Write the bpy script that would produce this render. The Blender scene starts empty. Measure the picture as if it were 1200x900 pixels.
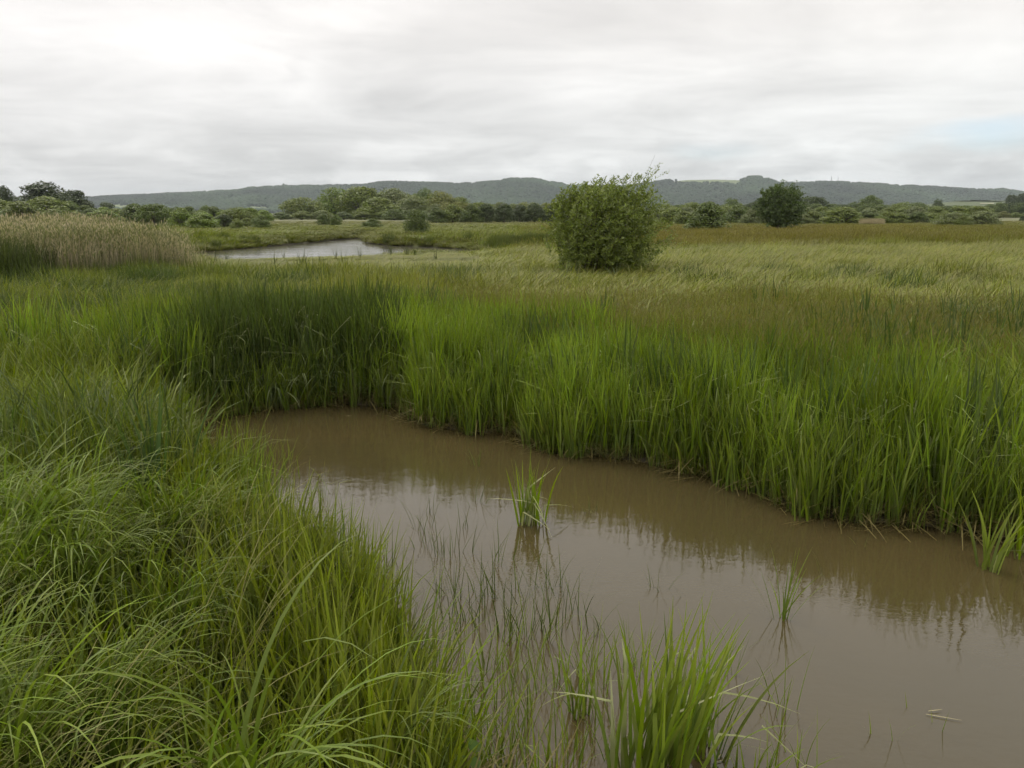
import bpy, math, random
import numpy as np
from mathutils import Vector

random.seed(7)
RNG = np.random.default_rng(7)
SC = bpy.context.scene
COL = SC.collection

# ------------------------------------------------------------------ camera
F = 940.0                     # focal length in pixels of a 1200 px wide picture
EYE = 2.4                     # eye height above the pond
PITCH = math.atan(201.0 / F)
cam_d = bpy.data.cameras.new('camera')
cam = bpy.data.objects.new('camera', cam_d)
COL.objects.link(cam)
cam.location = (0, 0, EYE)
cam.rotation_euler = (math.pi / 2 - PITCH, 0, 0)
cam_d.sensor_width = 36.0
cam_d.lens = 36.0 * F / 1200.0
cam_d.clip_start = 0.05
cam_d.clip_end = 30000
SC.camera = cam

# ------------------------------------------------------------------ sun and sky
SUN_EL, SUN_AZ = math.radians(52), math.radians(-35)      # azimuth from +Y towards +X
sun_d = bpy.data.lights.new('sun', 'SUN')
sun_d.energy = 1.5
sun_d.angle = math.radians(16)
sun_d.color = (1.0, 0.95, 0.88)
sun = bpy.data.objects.new('sun', sun_d)
COL.objects.link(sun)
sdir = Vector((math.cos(SUN_EL) * math.sin(SUN_AZ), math.cos(SUN_EL) * math.cos(SUN_AZ), math.sin(SUN_EL)))
sun.rotation_euler = sdir.to_track_quat('Z', 'Y').to_euler()

W = bpy.data.worlds.new('World')
SC.world = W
W.use_nodes = True
wt = W.node_tree
wt.nodes.clear()


class NT:
    """tiny helper for node trees"""
    def __init__(s, tree):
        s.t = tree

    def n(s, typ, **kw):
        nd = s.t.nodes.new(typ)
        for k, v in kw.items():
            if k.startswith('i_'):
                key = k[2:]
                key = int(key) if key.isdigit() else key
                s.put(nd, key, v)
            else:
                setattr(nd, k, v)
        return nd

    def put(s, nd, key, v):
        sock = nd.inputs[key]
        if isinstance(v, bpy.types.NodeSocket):
            s.t.links.new(v, sock)
        else:
            sock.default_value = v

    def m(s, op, a, b=0.0, c=None, clamp=False):
        nd = s.t.nodes.new('ShaderNodeMath')
        nd.operation = op
        nd.use_clamp = clamp
        s.put(nd, 0, a)
        s.put(nd, 1, b)
        if c is not None:
            s.put(nd, 2, c)
        return nd.outputs[0]

    def mix(s, fac, a, b, blend='MIX'):
        nd = s.t.nodes.new('ShaderNodeMix')
        nd.data_type = 'RGBA'
        nd.blend_type = blend
        s.put(nd, 0, fac)
        s.put(nd, 6, a)
        s.put(nd, 7, b)
        return nd.outputs[2]

    def rng(s, v, a, b, c, d, smooth=False):
        nd = s.t.nodes.new('ShaderNodeMapRange')
        if smooth:
            nd.interpolation_type = 'SMOOTHSTEP'
        s.put(nd, 0, v)
        for i, q in enumerate((a, b, c, d)):
            s.put(nd, i + 1, q)
        return nd.outputs[0]


def azel(px, py):
    """direction seen at a picture point, as azimuth and elevation"""
    cx, cy = (px - 600) / F, -(py - 450) / F
    d = Vector((cx, math.cos(PITCH) + cy * math.sin(PITCH), -math.sin(PITCH) + cy * math.cos(PITCH))).normalized()
    return math.atan2(d.x, d.y), math.asin(d.z)


k = NT(wt)
tc = k.n('ShaderNodeTexCoord')
sep = k.n('ShaderNodeSeparateXYZ', i_0=tc.outputs['Generated'])
X, Y, Z = sep.outputs
az = k.m('ARCTAN2', X, Y)
el = k.m('ARCSINE', Z)
elp = k.m('MAXIMUM', el, 0.0)
# overcast luminance rises from horizon to zenith
lum = k.m('MULTIPLY_ADD', k.m('SINE', elp), 0.75, 0.77)
# stratus: long soft streaks, projected on a cloud plane
den = k.m('ADD', k.m('MAXIMUM', Z, 0.0), 0.10)
pl = k.n('ShaderNodeCombineXYZ', i_0=k.m('DIVIDE', X, den), i_1=k.m('MULTIPLY', k.m('DIVIDE', Y, den), 1.0), i_2=0.3)
st1 = k.n('ShaderNodeTexNoise', i_Vector=pl.outputs[0], i_Scale=0.7, i_Detail=5.0, i_Roughness=0.6, i_Distortion=0.5)
mp = k.n('ShaderNodeMapping', i_Vector=pl.outputs[0])
mp.inputs['Scale'].default_value = (0.32, 1.0, 1.0)
mp.inputs['Rotation'].default_value = (0, 0, 0.12)
st2 = k.n('ShaderNodeTexNoise', i_Vector=mp.outputs[0], i_Scale=0.9, i_Detail=3.0, i_Roughness=0.55, i_Distortion=0.3)
val = k.m('ADD', lum, k.m('MULTIPLY', k.m('SUBTRACT', st1.outputs[0], 0.5), 0.72))
val = k.m('ADD', val, k.m('MULTIPLY', k.m('SUBTRACT', st2.outputs[0], 0.5), 0.34))
# small ragged structure in direction space (cumulus near the horizon)
dv = k.n('ShaderNodeCombineXYZ', i_0=az, i_1=k.m('MULTIPLY', el, 2.1), i_2=1.7)
cu = k.n('ShaderNodeTexNoise', i_Vector=dv.outputs[0], i_Scale=7.0, i_Detail=5.0, i_Roughness=0.55, i_Distortion=0.15)


ae = k.n('ShaderNodeCombineXYZ', i_0=k.m('MULTIPLY_ADD', cu.outputs[0], 0.09, az), i_1=k.m('MULTIPLY_ADD', cu.outputs[0], 0.05, el)).outputs[0]


def blob(px, py, rx, ry, d, chain=None):
    """soft patch of cloud light or shade centred in a direction; adds d at its centre"""
    a0, e0 = azel(px, py)
    rx, ry = rx / F, ry / F
    u = k.n('ShaderNodeVectorMath', operation='MULTIPLY_ADD', i_0=ae, i_1=(1 / rx, 1 / ry, 0), i_2=(-(a0 + 0.045) / rx, -(e0 + 0.025) / ry, 0))
    r = k.n('ShaderNodeVectorMath', operation='LENGTH', i_0=u.outputs[0]).outputs[1]
    w_ = k.rng(r, 1.25, 0.0, 0.0, d, True)
    return w_ if chain is None else k.m('ADD', chain, w_)


for px, py, rx, ry, d in [
    (480, 118, 150, 34, -0.11), (200, 158, 170, 22, -0.06), (120, 92, 200, 20, -0.05), (340, 86, 11, 16, -0.07), (330, 40, 170, 40, 0.09),
    (690, 105, 120, 34, 0.09), (590, 118, 50, 30, -0.04), (772, 118, 30, 13, -0.07), (835, 180, 64, 15, -0.09), (715, 190, 55, 20, 0.12), (640, 200, 40, 14, 0.08),
    (888, 190, 50, 20, 0.14), (560, 206, 80, 14, 0.06), (1065, 125, 48, 26, 0.05), (950, 60, 260, 50, 0.04), (1150, 205, 100, 22, -0.06),
]:
    val = blob(px, py, rx, ry, d, val)
low = k.rng(el, math.radians(7.5), math.radians(1.0), 0.0, 1.0, True)
lump = k.rng(cu.outputs[0], 0.47, 0.60, -0.5, 0.5, True)
val = k.m('ADD', val, k.m('MULTIPLY', k.m('MULTIPLY', lump, low), 0.17))
warm = k.rng(el, math.radians(2), math.radians(12), 0.0, 1.0)
right = k.rng(az, -0.5, 0.5, 0.0, 1.0)
ccol = k.mix(warm, (0.985, 1.0, 0.985, 1), (1.02, 0.985, 0.94, 1))
ccol = k.mix(k.m('MULTIPLY', k.m('SUBTRACT', 1.0, right), 0.5), ccol, (1.02, 0.975, 0.945, 1))
vec = k.n('ShaderNodeVectorMath', operation='SCALE', i_0=ccol)
k.put(vec, 3, val)
clouds = vec.outputs[0]
sky = k.n('ShaderNodeTexSky', sky_type='NISHITA', sun_disc=False, sun_elevation=SUN_EL, sun_rotation=SUN_AZ, air_density=1.0, dust_density=0.3, ozone_density=4.0)
skys = k.n('ShaderNodeVectorMath', operation='SCALE', i_0=sky.outputs[0])
skys.inputs[3].default_value = 1.0
gap = k.m('ADD', k.m('MULTIPLY', blob(1150, 163, 80, 16, 1.0), 0.5), k.m('MULTIPLY', blob(835, 178, 60, 14, 1.0), 0.2), clamp=True)
gap = k.m('ADD', gap, 0.03, clamp=True)
bg_sky = k.n('ShaderNodeBackground', i_Color=skys.outputs[0], i_Strength=0.15)
bg_cl = k.n('ShaderNodeBackground', i_Color=clouds, i_Strength=1.0)
mx = k.n('ShaderNodeMixShader', i_0=gap, i_1=bg_cl.outputs[0], i_2=bg_sky.outputs[0])
wo = k.n('ShaderNodeOutputWorld', i_0=mx.outputs[0])

SC.view_settings.view_transform = 'Standard'
SC.view_settings.look = 'None'
SC.view_settings.gamma = 1.0
SC.view_settings.exposure = 0.08
SC.render.engine = 'CYCLES'
cy = SC.cycles
cy.use_adaptive_sampling = True
cy.adaptive_threshold = 0.03
cy.max_bounces = 4
cy.diffuse_bounces = 2
cy.glossy_bounces = 2
cy.transmission_bounces = 4
cy.transparent_max_bounces = 4
cy.volume_bounces = 0
cy.caustics_reflective = False
cy.caustics_refractive = False
cy.use_denoising = True


# ------------------------------------------------------------------ helpers
def ground_at(px, py, z=0.0):
    """the point at height z seen at a picture point"""
    a, e = azel(px, py)
    r = (EYE - z) / math.tan(-e)
    return (r * math.sin(a), r * math.cos(a))


def smooth(a, b, x):
    t = np.clip((x - a) / (b - a), 0, 1)
    return t * t * (3 - 2 * t)


def vnoise(x, y, scale, seed=0):
    x = np.asarray(x, float) / scale + 137.3 * seed
    y = np.asarray(y, float) / scale - 71.7 * seed
    xi, yi = np.floor(x), np.floor(y)
    fx, fy = x - xi, y - yi
    fx, fy = fx * fx * (3 - 2 * fx), fy * fy * (3 - 2 * fy)

    def h(a, b):
        s = np.sin(a * 127.1 + b * 311.7 + seed * 17.17) * 43758.5453
        return s - np.floor(s)
    return (h(xi, yi) * (1 - fx) + h(xi + 1, yi) * fx) * (1 - fy) + (h(xi, yi + 1) * (1 - fx) + h(xi + 1, yi + 1) * fx) * fy


def fbm(x, y, scale, seed=0, oct=3):
    s, a, t = 0, 1, 0
    for i in range(oct):
        s = s + a * vnoise(x, y, scale / 2 ** i, seed + i * 3)
        t += a
        a *= 0.5
    return s / t


def sdist(poly, x, y):
    """signed distance to a polygon, negative inside"""
    x = np.asarray(x, float)
    y = np.asarray(y, float)
    d = np.full(x.shape, 1e9)
    inside = np.zeros(x.shape, bool)
    n = len(poly)
    for i in range(n):
        ax, ay = poly[i]
        bx, by = poly[(i + 1) % n]
        ex, ey = bx - ax, by - ay
        t = np.clip(((x - ax) * ex + (y - ay) * ey) / (ex * ex + ey * ey + 1e-12), 0, 1)
        d = np.minimum(d, np.hypot(x - ax - t * ex, y - ay - t * ey))
        cond = (ay > y) != (by > y)
        with np.errstate(divide='ignore', invalid='ignore'):
            xx = ax + (y - ay) * ex / np.where(ey == 0, 1e-9, ey)
        inside ^= cond & (x < xx)
    return np.where(inside, -d, d)


def mesh_np(name, V, Fq, mat=None, smooth_shade=False, attr=None, tris=False):
    """mesh from arrays; Fq is an (n,4) or (n,3) index array"""
    me = bpy.data.meshes.new(name)
    V = np.asarray(V, np.float32)
    Fq = np.asarray(Fq, np.int32)
    nv, nf, kf = len(V), len(Fq), Fq.shape[1]
    me.vertices.add(nv)
    me.vertices.foreach_set('co', V.ravel())
    me.loops.add(nf * kf)
    me.loops.foreach_set('vertex_index', Fq.ravel())
    me.polygons.add(nf)
    me.polygons.foreach_set('loop_start', np.arange(0, nf * kf, kf, dtype=np.int32))
    me.polygons.foreach_set('loop_total', np.full(nf, kf, np.int32))
    if smooth_shade:
        me.polygons.foreach_set('use_smooth', np.ones(nf, bool))
    me.update(calc_edges=True)
    if attr is not None:
        for an, data in attr.items():
            a = me.attributes.new(an, 'FLOAT_COLOR', 'POINT')
            d4 = np.ones((nv, 4), np.float32)
            d4[:, :3] = data
            a.data.foreach_set('color', d4.ravel())
    if mat:
        me.materials.append(mat)
    me.validate()
    return me


def link(name, me, parent=None):
    o = bpy.data.objects.new(name, me)
    COL.objects.link(o)
    if parent is not None:
        o.parent = parent
    return o


def tag(o, label=None, cat=None, group=None, kind=None):
    if label:
        o['label'] = label
    if cat:
        o['category'] = cat
    if group:
        o['group'] = group
    if kind:
        o['kind'] = kind
    return o


def merge(parts):
    """join (V, F, A) triples"""
    Vs, Fs, As, off = [], [], [], 0
    for V, Fq, A in parts:
        Vs.append(V)
        Fs.append(Fq + off)
        As.append(A)
        off += len(V)
    return np.concatenate(Vs), np.concatenate(Fs), np.concatenate(As)


# ------------------------------------------------------------------ materials
def blade_material(name, mode, tint=(0.1, 0.15, 0.03), dead=(0.30, 0.24, 0.12), dark_base=0.75, rough=0.5, spec=0.2, trans=0.3, dead_from=None):
    """leaf blades. attribute v: r random per blade, g position along it, b amount of the second colour"""
    m = bpy.data.materials.new(name)
    m.use_nodes = True
    t = m.node_tree
    t.nodes.clear()
    q = NT(t)
    v = q.n('ShaderNodeAttribute', attribute_name='v')
    s = q.n('ShaderNodeSeparateXYZ', i_0=v.outputs['Vector'])
    if mode == 'instance':
        base = q.n('ShaderNodeAttribute', attribute_name='tint', attribute_type='INSTANCER').outputs['Color']
    elif mode == 'object':
        base = q.n('ShaderNodeObjectInfo').outputs['Color']
    else:
        c = q.n('ShaderNodeRGB')
        c.outputs[0].default_value = (*tint, 1)
        base = c.outputs[0]
    hs = q.n('ShaderNodeHueSaturation', i_Color=base)
    q.put(hs, 'Hue', q.rng(s.outputs[0], 0, 1, 0.515, 0.488))
    q.put(hs, 'Value', q.rng(q.m('FRACT', q.m('MULTIPLY', s.outputs[0], 7.3)), 0, 1, 0.68, 1.36))
    q.put(hs, 'Saturation', q.rng(q.m('FRACT', q.m('MULTIPLY', s.outputs[0], 3.7)), 0, 1, 0.85, 1.1))
    # blade foot: brown sheath, with the shade low in the clump painted in
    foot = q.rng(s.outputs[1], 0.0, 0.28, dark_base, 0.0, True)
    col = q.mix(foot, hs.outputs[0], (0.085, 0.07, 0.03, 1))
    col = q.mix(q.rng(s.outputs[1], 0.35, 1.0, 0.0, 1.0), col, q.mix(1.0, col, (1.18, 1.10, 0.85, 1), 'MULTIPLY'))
    dd = s.outputs[2] if dead_from is None else q.m('MULTIPLY', s.outputs[2], q.rng(s.outputs[1], dead_from[0], dead_from[1], 0.12, 1.0, True))
    col = q.mix(dd, col, (*dead, 1))
    # fine streaks along leaves
    pb = q.n('ShaderNodeBsdfPrincipled', i_Roughness=rough)
    q.put(pb, 'Base Color', col)
    q.put(pb, 'Specular IOR Level', spec)
    tr = q.n('ShaderNodeBsdfTranslucent')
    tc_ = q.mix(1.0, col, (1.15, 1.25, 0.55, 1), 'MULTIPLY')
    q.put(tr, 'Color', tc_)
    ms = q.n('ShaderNodeMixShader', i_0=trans, i_1=pb.outputs[0], i_2=tr.outputs[0])
    q.n('ShaderNodeOutputMaterial', i_0=ms.outputs[0])
    return m


def bark_material():
    m = bpy.data.materials.new('bark')
    m.use_nodes = True
    q = NT(m.node_tree)
    p = m.node_tree.nodes['Principled BSDF']
    nz = q.n('ShaderNodeTexNoise', i_Scale=14.0, i_Detail=5.0)
    q.put(p, 'Base Color', q.mix(nz.outputs[0], (0.05, 0.04, 0.03, 1), (0.16, 0.14, 0.11, 1)))
    q.put(p, 'Roughness', 0.9)
    return m


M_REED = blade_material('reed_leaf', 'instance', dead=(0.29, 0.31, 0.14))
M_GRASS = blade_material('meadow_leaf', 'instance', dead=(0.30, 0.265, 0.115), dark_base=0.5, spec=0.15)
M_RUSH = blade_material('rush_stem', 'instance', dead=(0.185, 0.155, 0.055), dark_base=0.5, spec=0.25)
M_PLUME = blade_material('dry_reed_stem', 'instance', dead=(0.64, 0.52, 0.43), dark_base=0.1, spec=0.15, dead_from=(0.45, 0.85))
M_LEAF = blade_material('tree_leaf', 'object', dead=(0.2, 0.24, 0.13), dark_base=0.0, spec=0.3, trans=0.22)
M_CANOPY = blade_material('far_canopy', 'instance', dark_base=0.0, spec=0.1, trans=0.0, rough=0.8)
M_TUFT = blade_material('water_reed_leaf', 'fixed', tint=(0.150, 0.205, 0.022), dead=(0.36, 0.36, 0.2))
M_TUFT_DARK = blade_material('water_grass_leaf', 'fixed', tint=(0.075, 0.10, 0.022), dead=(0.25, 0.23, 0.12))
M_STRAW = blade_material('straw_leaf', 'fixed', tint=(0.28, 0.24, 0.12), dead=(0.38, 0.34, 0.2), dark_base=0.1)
M_BARK = bark_material()


def water_material(name, base, wave, scale, rough=0.012):
    m = bpy.data.materials.new(name)
    m.use_nodes = True
    q = NT(m.node_tree)
    p = m.node_tree.nodes['Principled BSDF']
    co = q.n('ShaderNodeTexCoord')
    a = q.n('ShaderNodeTexNoise', i_Vector=co.outputs['Object'], i_Scale=0.45, i_Detail=4.0)
    q.put(p, 'Base Color', q.mix(q.rng(a.outputs[0], 0.35, 0.65, 0, 1), (*base, 1), (base[0] * 1.22, base[1] * 1.15, base[2] * 1.1, 1)))
    q.put(p, 'Roughness', rough)
    q.put(p, 'IOR', 1.46)
    mp = q.n('ShaderNodeMapping', i_Vector=co.outputs['Object'])
    mp.inputs['Scale'].default_value = (1.0, 1.7, 1.0)
    mp.inputs['Rotation'].default_value = (0, 0, 0.25)
    w1 = q.n('ShaderNodeTexNoise', i_Vector=mp.outputs[0], i_Scale=scale, i_Detail=3.0, i_Roughness=0.5)
    w2 = q.n('ShaderNodeTexNoise', i_Vector=mp.outputs[0], i_Scale=scale * 0.18, i_Detail=2.0)
    calm = q.n('ShaderNodeTexNoise', i_Vector=co.outputs['Object'], i_Scale=0.35, i_Detail=2.0)
    amp = q.rng(calm.outputs[0], 0.4, 0.62, 0.35, 1.0, True)
    hgt = q.m('ADD', q.m('MULTIPLY', w1.outputs[0], amp), q.m('MULTIPLY', w2.outputs[0], 1.6))
    b = q.n('ShaderNodeBump', i_Strength=1.0, i_Distance=wave)
    q.put(b, 'Height', hgt)
    q.put(p, 'Normal', b.outputs[0])
    return m


# ------------------------------------------------------------------ layout: pond and river outlines
far_shore = [(192, 518), (232, 492), (300, 478), (400, 471), (480, 478), (500, 497), (590, 505), (650, 525), (740, 540),
             (830, 562), (930, 592), (1050, 612), (1130, 620), (1200, 628), (1290, 650)]
near_shore = [(212, 560), (272, 630), (352, 700), (432, 765), (482, 845), (512, 935)]
P1 = [ground_at(a, b) for a, b in far_shore]
P2 = [ground_at(a, b) for a, b in near_shore][::-1]
POND = P1 + [(5.6, 4.4), (7.0, 3.6), (9.0, 2.8), (9.0, 1.0), (4.0, 1.75), (1.6, 2.2), (0.5, 2.55)] + P2
RZ = -0.5
RIVER = [ground_at(a, b, RZ) for a, b in
         [(-160, 303), (0, 301), (120, 300), (235, 295.5), (300, 290), (345, 286), (400, 280.5), (426, 278.2), (432, 285), (455, 287.5),
          (515, 290), (575, 294), (575, 300), (500, 299), (430, 302), (340, 305), (245, 308), (100, 311), (-100, 312)]]


def pond_sd(x, y):
    w = 0.2 * (fbm(x, y, 0.5, 3, 3) - 0.5) * 2 + 0.24 * (vnoise(x, y, 1.1, 9) - 0.5)
    return sdist(POND, x, y) + w


def river_sd(x, y):
    return sdist(RIVER, x, y) + 0.7 * (fbm(x, y, 4, 4, 2) - 0.5)


def height(x, y):
    x = np.asarray(x, float)
    y = np.asarray(y, float)
    base = 0.24 + 0.16 * (fbm(x, y, 3.5, 1, 3) - 0.5) + 0.12 * (vnoise(x, y, 22, 2) - 0.5)
    sp = pond_sd(x, y)
    h = np.where(sp > 0, 0.02 + base * (1 - np.exp(-np.maximum(sp, 0) / 0.4)), np.maximum(-0.5, 0.02 + sp * 0.7))
    sr = river_sd(x, y)
    near = 1 / (1 + np.exp(np.clip((y - 64) / 3, -30, 30)))
    sc = 1.3 + 9.0 * near
    f = 0.02 + RZ + (0.74) * (1 - np.exp(-np.maximum(sr, 0) / sc))
    f = np.where(sr > 0, f, np.maximum(RZ - 1.0, RZ + sr * 0.4))
    h = np.minimum(h, np.where(sr < 60, f + 0.0 * y, h))
    rise = smooth(520, 1000, y) * smooth(0.40, 0.56, x / np.maximum(y, 1)) * 16 * smooth(2400, 1500, y)
    return h + rise


# ------------------------------------------------------------------ colour of the sward, by place
def sward(x, y):
    """own colour of the plants at a place (green, olive, rusty or silvery patches)"""
    x = np.asarray(x, float)
    y = np.asarray(y, float)
    n1, n2 = fbm(x, y, 6 + 0 * y, 11, 3), fbm(x / 2.5, y, 14, 12, 3)
    pxr = 600 + F * x / np.maximum(y, 0.5)
    c = np.zeros(x.shape + (3,))
    green = np.array([0.135, 0.160, 0.022])
    lush = np.array([0.120, 0.160, 0.018])
    olive = np.array([0.138, 0.152, 0.026])
    silver = np.array([0.168, 0.186, 0.034])
    rust = np.array([0.150, 0.136, 0.026])
    c[:] = lush

    def mixin(w, col):
        nonlocal c
        w = np.clip(w, 0, 1)[..., None]
        c = c * (1 - w) + col * w
    mixin(smooth(9, 13, y) * (0.3 + 0.9 * n1), green)
    # olive rushes behind the fringe, mostly right of the middle
    mixin(smooth(9.8, 12.5, y) * smooth(19, 14, y) * smooth(480, 640, pxr) * (0.45 + 0.7 * n1), olive)
    # silvery meadow
    mixin(smooth(12.5, 17, y) * smooth(56, 44, y) * (0.35 + 0.7 * n1) * smooth(250, 420, pxr), silver)
    # rusty belt on the right
    jag = 14 * (n2 - 0.5) + 6 * (n1 - 0.5)
    mixin(smooth(44, 50, y + jag) * smooth(150, 100, y + jag * 3) * smooth(640, 800, pxr) * (0.55 + 0.55 * n2) * smooth(1260, 1000, pxr) * 1.05, rust)
    mixin(smooth(44, 60, y + jag) * smooth(260, 130, y) * smooth(950, 1150, pxr) * 0.5, olive)
    mixin(smooth(20, 32, y) * smooth(0, 1, (n2 - 0.58) * 5) * 0.5, olive)
    mixin(smooth(70, 95, y) * smooth(640, 480, pxr) * 0.6, np.array([0.125, 0.145, 0.04]))
    mixin(smooth(110, 170, y), np.array([0.15, 0.155, 0.055]))
    mixin(smooth(400, 560, y), np.array([0.085, 0.115, 0.035]))
    return c


# ------------------------------------------------------------------ ground, water
def axis(a, b, fine_a, fine_b, step, grow=1.12, cap=1e9):
    pts = list(np.arange(fine_a, fine_b + 1e-6, step))
    s, p = step, fine_b
    while p < b:
        s = min(s * grow, cap)
        p += s
        pts.append(p)
    s, p = step, fine_a
    while p > a:
        s = min(s * grow, cap)
        p -= s
        pts.insert(0, p)
    return np.array(pts)


M_GROUND = bpy.data.materials.new('ground')
M_GROUND.use_nodes = True
q = NT(M_GROUND.node_tree)
pg = M_GROUND.node_tree.nodes['Principled BSDF']
gc = q.n('ShaderNodeAttribute', attribute_name='v')
gg = q.n('ShaderNodeNewGeometry')
n1 = q.n('ShaderNodeTexNoise', i_Vector=gg.outputs['Position'], i_Scale=9.0, i_Detail=6.0, i_Roughness=0.65)
n2 = q.n('ShaderNodeTexNoise', i_Vector=gg.outputs['Position'], i_Scale=0.6, i_Detail=6.0)
q.put(pg, 'Base Color', q.mix(1.0, q.mix(1.0, gc.outputs['Color'], q.rng(n1.outputs[0], 0.3, 0.7, 0.6, 1.35), 'MULTIPLY'), q.rng(n2.outputs[0], 0.3, 0.7, 0.75, 1.2), 'MULTIPLY'))
q.put(pg, 'Roughness', 0.85)
bb = q.n('ShaderNodeBump', i_Strength=0.8, i_Distance=0.03, i_Height=n1.outputs[0])
q.put(pg, 'Normal', bb.outputs[0])

gx = axis(-9500, 9500, -8, 9, 0.14, 1.07)
gy = axis(-300, 9800, 0, 13, 0.14, 1.045, 400)
GX, GY = np.meshgrid(gx, gy)
GZ = height(GX, GY)
sp = pond_sd(GX, GY)
sr = river_sd(GX, GY)
gcol = sward(GX, GY) * 0.8
mud = np.array([0.055, 0.045, 0.025])
wmud = (smooth(30, 14, GY) * 0.85)[..., None]
gcol = gcol * (1 - wmud) + mud * wmud
wm2 = np.maximum(smooth(0.7, 0.1, sp), smooth(0.7, 0.1, sr))[..., None]
gcol = gcol * (1 - wm2) + mud * wm2
nx, ny = len(gx), len(gy)
idx = np.arange(nx * ny).reshape(ny, nx)
Fg = np.stack([idx[:-1, :-1], idx[:-1, 1:], idx[1:, 1:], idx[1:, :-1]], -1).reshape(-1, 4)
ground = link('ground', mesh_np('ground', np.stack([GX, GY, GZ], -1).reshape(-1, 3), Fg, M_GROUND, True, {'v': gcol.reshape(-1, 3)}))
tag(ground, kind='structure')


def sheet(name, pts, z, mat, grow):
    c = np.mean(pts, axis=0)
    P = []
    n = len(pts)
    for i in range(n):
        p, a, b = np.array(pts[i]), np.array(pts[i - 1]), np.array(pts[(i + 1) % n])
        t = (b - a) / (np.hypot(*(b - a)) + 1e-9)
        nrm = np.array([t[1], -t[0]])
        P.append(nrm)
    sgn = 1.0
    area = sum(pts[i][0] * pts[(i + 1) % n][1] - pts[(i + 1) % n][0] * pts[i][1] for i in range(n))
    if area < 0:
        sgn = -1.0
    V = [(pts[i][0] + sgn * P[i][0] * grow, pts[i][1] + sgn * P[i][1] * grow, z) for i in range(n)]
    if area < 0:
        V = V[::-1]
    me = bpy.data.meshes.new(name)
    me.from_pydata(V, [], [list(range(n))])
    me.materials.append(mat)
    o = link(name, me)
    tag(o, kind='structure')
    return o


sheet('pond_water', POND, 0.0, water_material('pond_water', (0.054, 0.043, 0.018), 0.0012, 20.0), 0.25)
sheet('river_water', RIVER, RZ, water_material('river_water', (0.08, 0.075, 0.06), 0.012, 2.6, 0.10), 1.2)


# ------------------------------------------------------------------ blade geometry
def blades(n, L, w, lean, bend, az, base, seg=5, p=1.6, kink=None, tk=None, flag=None, twist=0.5, taper=2.6, rnd=None, foot=0.5):
    """n leaf blades as strips of quads"""
    def arr(v):
        return np.broadcast_to(np.asarray(v, float), (n,)).copy()
    L, w, lean, bend, az = map(arr, (L, w, lean, bend, az))
    base = np.broadcast_to(np.asarray(base, float), (n, 3))
    kk = arr(0 if kink is None else kink)
    tk = arr(2 if tk is None else tk)
    fl = arr(0 if flag is None else flag)
    tw = RNG.uniform(-twist, twist, n)
    r = RNG.random(n) if rnd is None else arr(rnd)
    V = np.zeros((n, seg + 1, 2, 3))
    A = np.zeros((n, seg + 1, 2, 3))
    pos = base.copy()
    for i in range(seg + 1):
        t = i / seg
        th = lean + bend * t ** p + kk * (t >= tk)
        d = np.stack([np.sin(th) * np.cos(az), np.sin(th) * np.sin(az), np.cos(th)], -1)
        if i > 0:
            pos = pos + d * (L / seg)[:, None]
        sa = az + math.pi / 2 + tw * (1 + t)
        side = np.stack([np.cos(sa), np.sin(sa), np.zeros(n)], -1)
        pr = min(1.0, foot + 1.6 * t) * max(0.04, 1 - t ** taper)
        hw = (w * 0.5 * pr)[:, None]
        V[:, i, 0] = pos - side * hw
        V[:, i, 1] = pos + side * hw
        A[:, i, :, 0] = r[:, None]
        A[:, i, :, 1] = t
        A[:, i, :, 2] = fl[:, None]
    b = np.arange(n)[:, None] * (seg + 1) * 2 + np.arange(seg)[None, :] * 2
    Fq = np.stack([b, b + 1, b + 3, b + 2], -1).reshape(-1, 4)
    return V.reshape(-1, 3), Fq, A.reshape(-1, 3)


TAU = 2 * math.pi
U = RNG.uniform


def tube(p0, p1, r0, r1, n=6):
    p0, p1 = np.array(p0, float), np.array(p1, float)
    d = (p1 - p0) / (np.linalg.norm(p1 - p0) + 1e-9)
    u = np.cross(d, [0.3, 0.9, 0.1])
    u /= np.linalg.norm(u)
    v = np.cross(d, u)
    a = np.arange(n) * TAU / n
    ring = np.cos(a)[:, None] * u + np.sin(a)[:, None] * v
    V = np.concatenate([p0 + ring * r0, p1 + ring * r1])
    i = np.arange(n)
    Fq = np.stack([i, (i + 1) % n, (i + 1) % n + n, i + n], -1)
    return V, Fq, np.zeros((2 * n, 3))


def leaf_quads(C, N_, size, asp, r, flag):
    """small leaf faces at C facing N_"""
    n = len(C)
    N_ = N_ / (np.linalg.norm(N_, axis=1, keepdims=True) + 1e-9)
    t = RNG.normal(size=(n, 3))
    u = np.cross(N_, t)
    u /= np.linalg.norm(u, axis=1, keepdims=True) + 1e-9
    v = np.cross(N_, u)
    hs = (size * 0.5)[:, None]
    V = np.stack([C - u * hs, C - v * hs * asp, C + u * hs, C + v * hs * asp], 1)
    A = np.zeros((n, 4, 3))
    A[:, :, 0] = r[:, None]
    A[:, :, 1] = 0.6
    A[:, :, 2] = flag[:, None]
    return V.reshape(-1, 3), np.arange(4 * n).reshape(n, 4), A.reshape(-1, 3)


def disc(n, r):
    a = RNG.uniform(0, 2 * math.pi, n)
    q_ = np.sqrt(RNG.random(n)) * r
    return np.stack([q_ * np.cos(a), q_ * np.sin(a), np.full(n, -0.03)], -1)


def proto(colname, parts, mat, i):
    V, Fq, A = merge(parts)
    me = mesh_np(colname, V, Fq, mat, False, {'v': A})
    o = bpy.data.objects.new('%s_%02d' % (colname, i), me)
    if colname not in PROTO:
        PROTO[colname] = bpy.data.collections.new(colname)
    PROTO[colname].objects.link(o)
    return o


PROTO = {}

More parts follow.
